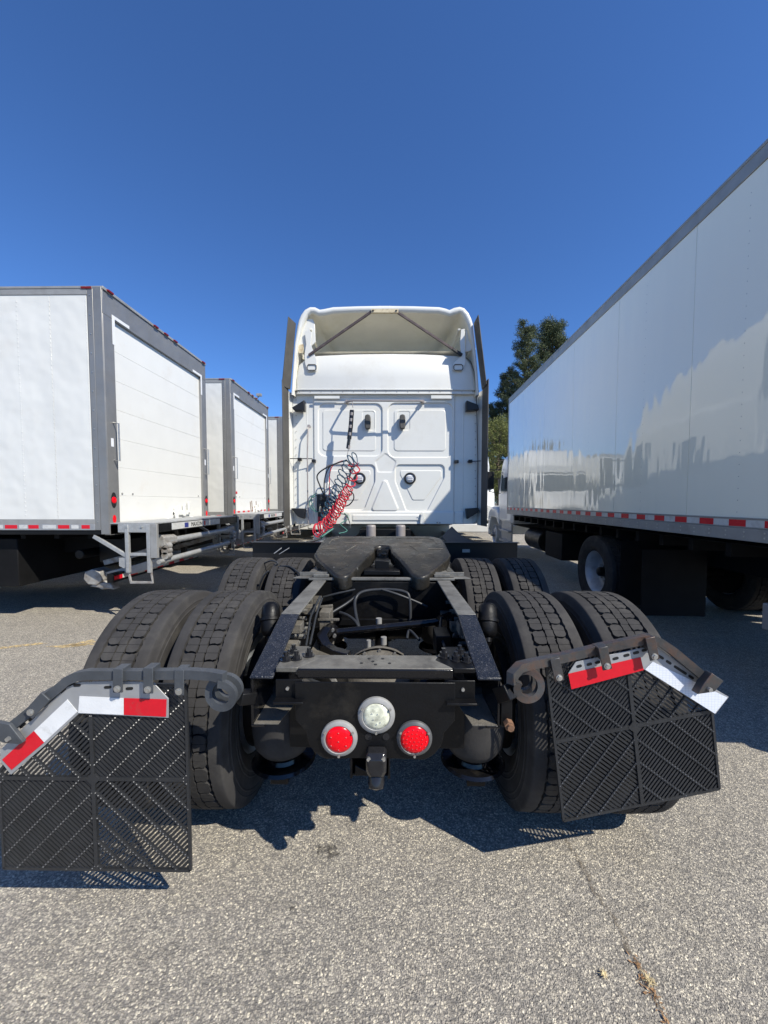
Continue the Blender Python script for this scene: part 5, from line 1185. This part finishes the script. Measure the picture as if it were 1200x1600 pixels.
        bp('door_tag', MB().box(-hw+post+.02,-hw+post+.16,.010,.0165,zb+.52,zb+.57), 'red_tape', root)

def box_truck(label, loc, rz, L, W, zb, zt, style, axle, group=None, gate=None, doortape=False, reart='steel'):
    t = thing('box_truck', label, 'truck', loc, rz, group)
    van_box(t, L, W, zb, zt, style, reart=reart, doortape=doortape); chassis_parts(t, L, axle, style == 'smooth'); cab_parts(t, L+.12)
    if gate: liftgate(t, W, gate, False)
    return t
GR = 'white box trucks parked side by side on the left'
box_truck('nearest white box truck on the left with riveted side and folded liftgate', (-3.312, 5.80, 0), R(90), 7.4, 2.50, 1.135, 3.975, 'rivet', 4.6, GR, 1.222)
box_truck('second white box truck on the left with red marker lights and a rusty scraped door', (-3.287, 9.36, 0), R(90), 7.4, 2.50, 1.135, 4.05, 'rivet', 4.6, GR, 1.222, doortape=True)
box_truck('farthest white box truck on the left, mostly hidden behind the tractor cab', (-3.16, 12.86, 0), R(90), 7.4, 2.50, 1.135, 4.03, 'rivet', 4.6, GR, 1.222)
# right-hand box truck: its left wall runs past the camera, turned a little clockwise
PHI = -math.atan(26/600)+0.0; yaw = PHI
dv = Vector((-math.sin(yaw), math.cos(yaw), 0)); pv = Vector((dv.y, -dv.x, 0))       # along, to the right
WR = 2.55; rear = EYE+dv*1.74+pv*(2.52+WR/2)
RBT = box_truck('big white box truck on the right with a glossy side wall mirroring other trucks', (rear.x, rear.y, 0), yaw, 7.98, WR, 1.195, 4.00, 'smooth', 3.75)
bp('rear_bumper', MB().box(-WR/2+.04,WR/2-.04,-.10,-.02,.50,.60), 'rail_grey', RBT, bevel=.006)
for s in (-1, 1): bp('bumper_bracket', MB().box(s*.75-.04,s*.75+.04,-.06,.05,.60,1.14), 'chassis', RBT)
bp('side_step', MB().box(-WR/2+.005,-WR/2+.30,.90,1.10,.57,.76), 'rail_grey', RBT, bevel=.01)
bp('step_bracket', MB().box(-WR/2+.10,-WR/2+.14,.95,1.05,.76,1.18), 'chassis', RBT)
# trucks farther ahead
def far_truck(label, x, y, rz, group=None, fairing=False, zt=3.7):
    t = thing('parked_truck', label, 'truck', (x,y,0), rz, group); L = 5.5
    chassis_parts(t, L, 1.8); cab_parts(t, L+.12, fairing=fairing)
    m_ = MB().box(-1.22,1.22,0,L,1.1,zt); bp('cargo_box', m_, 'box_white', t, bevel=.02); m_ = MB().box(-1.23,1.23,L-.04,L+.01,zt-.12,zt+.01); m_.box(-1.23,1.23,0,L,1.1,1.22); bp('box_rail', m_, 'rail_grey', t)
    return t
far_truck('white truck far ahead with rounded roof fairing, just showing right of the tractor cab', 3.0, 22.0, math.pi, None, True, 3.8)
FTL = ('rightmost of the four white trucks parked nose-on far ahead', 'second from the right of the four white trucks parked nose-on far ahead', 'second from the left of the four white trucks parked nose-on far ahead', 'leftmost of the four white trucks parked nose-on far ahead')
for i, x_ in enumerate((-.4, -3.6, -6.8, -10.0)):
    far_truck(FTL[i], x_, 23.0+.3*i, math.pi, 'trucks parked nose-on far ahead', i % 2 == 0, 3.6)

# ============================================================ TREES
def foliage_mat(name, c0, c1):
    m = bpy.data.materials.new(name); m.use_nodes = True; nt = m.node_tree; b = nt.nodes['Principled BSDF']; N = nt.nodes.new; L = nt.links.new
    g_ = N('ShaderNodeNewGeometry'); r = N('ShaderNodeValToRGB'); L(g_.outputs['Random Per Island'], r.inputs[0]); r.color_ramp.elements[0].color = (*c0,1); r.color_ramp.elements[1].color = (*c1,1)
    L(r.outputs[0], b.inputs['Base Color']); b.inputs['Roughness'].default_value = .65; b.inputs['Specular IOR Level'].default_value = .3
    b.inputs['Subsurface Weight'].default_value = 0
    return m
M['needles'] = foliage_mat('needles', (.034,.054,.028), (.15,.17,.08)); M['needles_dark'] = foliage_mat('needles_dark', (.022,.038,.022), (.085,.105,.055)); M['olive'] = foliage_mat('olive', (.09,.11,.03), (.22,.23,.07))
def tree(label, x, y, H, Rr, base, m, kind, nb=60, seed=1, group=None):
    rg = random.Random(seed); t = thing('pine_tree' if kind == 'pine' else 'broadleaf_tree', label, 'tree', (x,y,0), 0, group)
    tr_ = MB().tube([(0,0,0),(.1,0,H*.3),(-.1,.1,H*.6),(.05,0,H*.96)], [H*.022,H*.018,H*.011,H*.003], 10)
    vs = []; fs = []; lm = MB()
    def leafcl(c, r, n, s):
        for _ in range(n):
            a = rg.gauss(0,1); b_ = rg.gauss(0,1); d = rg.gauss(0,1); q = Vector((a,b_,d)); q = q/(q.length+1e-6)*r*rg.random()**.45; q.z *= .7
            p = c+q; e1 = Vector((rg.uniform(-1,1),rg.uniform(-1,1),rg.uniform(-.4,1))).normalized()*s*rg.uniform(.6,1.4); e2 = Vector((rg.uniform(-1,1),rg.uniform(-1,1),rg.uniform(-1,1))).normalized()*s*(.24 if kind == 'pine' else .45)
            k = len(vs); vs.extend([p-e2*.5, p+e2*.5, p+e1]); fs.append((k,k+1,k+2))
    for i in range(nb):
        f = (i+.5)/nb; z = H*(base+(1-base)*f)
        prof = (math.sin(math.pi*min(1,(1-f)*.9+.08))**.8)*.75+.15 if kind != 'pine' else (.95-.75*f)*(1 if f > .12 else .6)
        L = Rr*prof*rg.uniform(.55,1.2); a = i*2.4+rg.uniform(-.5,.5); up_ = L*(.55 if kind == 'pine' else .4)*rg.uniform(.6,1.4)
        tip = Vector((L*math.cos(a), L*math.sin(a), z+up_)); st = Vector((0,0,z-L*.15)); lm.tube([st, st.lerp(tip,.5)+Vector((0,0,-.08*L)), tip], [H*.005,H*.003,H*.001], 5)
        nc = 5 if kind == 'pine' else 5
        for j in range(nc):
            k = .35+.65*(j+1)/nc; c = st.lerp(tip, k)+Vector((rg.uniform(-.3,.3),rg.uniform(-.3,.3),rg.uniform(-.2,.35)))*Rr*.14
            leafcl(c, Rr*(.125 if kind == 'pine' else .22)*rg.uniform(.7,1.2), 95 if kind == 'pine' else 85, Rr*.062 if kind == 'pine' else Rr*.05)
    if kind == 'pine': leafcl(Vector((0,0,H*.985)), Rr*.1, 70, Rr*.06)
    tk = tr_.out('trunk', M['bark'], t, smooth=60); lm.out('limbs', M['bark'], tk, smooth=60)
    me = bpy.data.meshes.new('crown'); me.from_pydata(vs, [], fs); me.materials.append(m); o = bpy.data.objects.new('crown', me); scene.collection.objects.link(o); o.parent = t; return t
def txy(px, Y): return (EYE.x+(px-608)/600*Y, Y)
GT = 'trees beyond the trucks'
tree('tall slim conifer with a broken outline beyond the right truck', *txy(817,42), 20.0, 3.7, .10, M['needles'], 'pine', 110, 3, GT)
tree('tall bushy conifer with two tops beyond the right truck, the taller one', *txy(856,44), 20.9, 5.2, .12, M['needles'], 'pine', 120, 11, GT)
tree('dark conifer spire between the tractor cab and the tall conifers', *txy(790,46), 16.2, 4.4, .08, M['needles_dark'], 'pine', 80, 5, GT)
tree('dark low conifer touching the edge of the tractor cab', *txy(768,44), 12.2, 3.4, .08, M['needles_dark'], 'pine', 70, 8, GT)
tree('light olive green round tree low beside the tractor cab', *txy(778,36), 8.6, 3.0, .2, M['olive'], 'leaf', 60, 9, GT)
for i, (px, Y, H) in enumerate(((700,48,11),(640,50,9.5),(560,50,10),(480,52,9))):
    tree(('tall dark evergreen just right of the tractor cab axis, behind the far trucks', 'green evergreen right behind the tractor cab, beyond the far trucks', 'dark evergreen behind the left half of the tractor cab, farthest away', 'smallest green evergreen at the left end of the far tree row')[i], *txy(px,Y), H, 3.2, .1, M['needles_dark'] if i % 2 else M['needles'], 'pine', 45, 20+i, 'evergreens hidden behind the trucks')

for t_ in templates:
    for c in list(t_.children): bpy.data.objects.remove(c)
    bpy.data.objects.remove(t_)
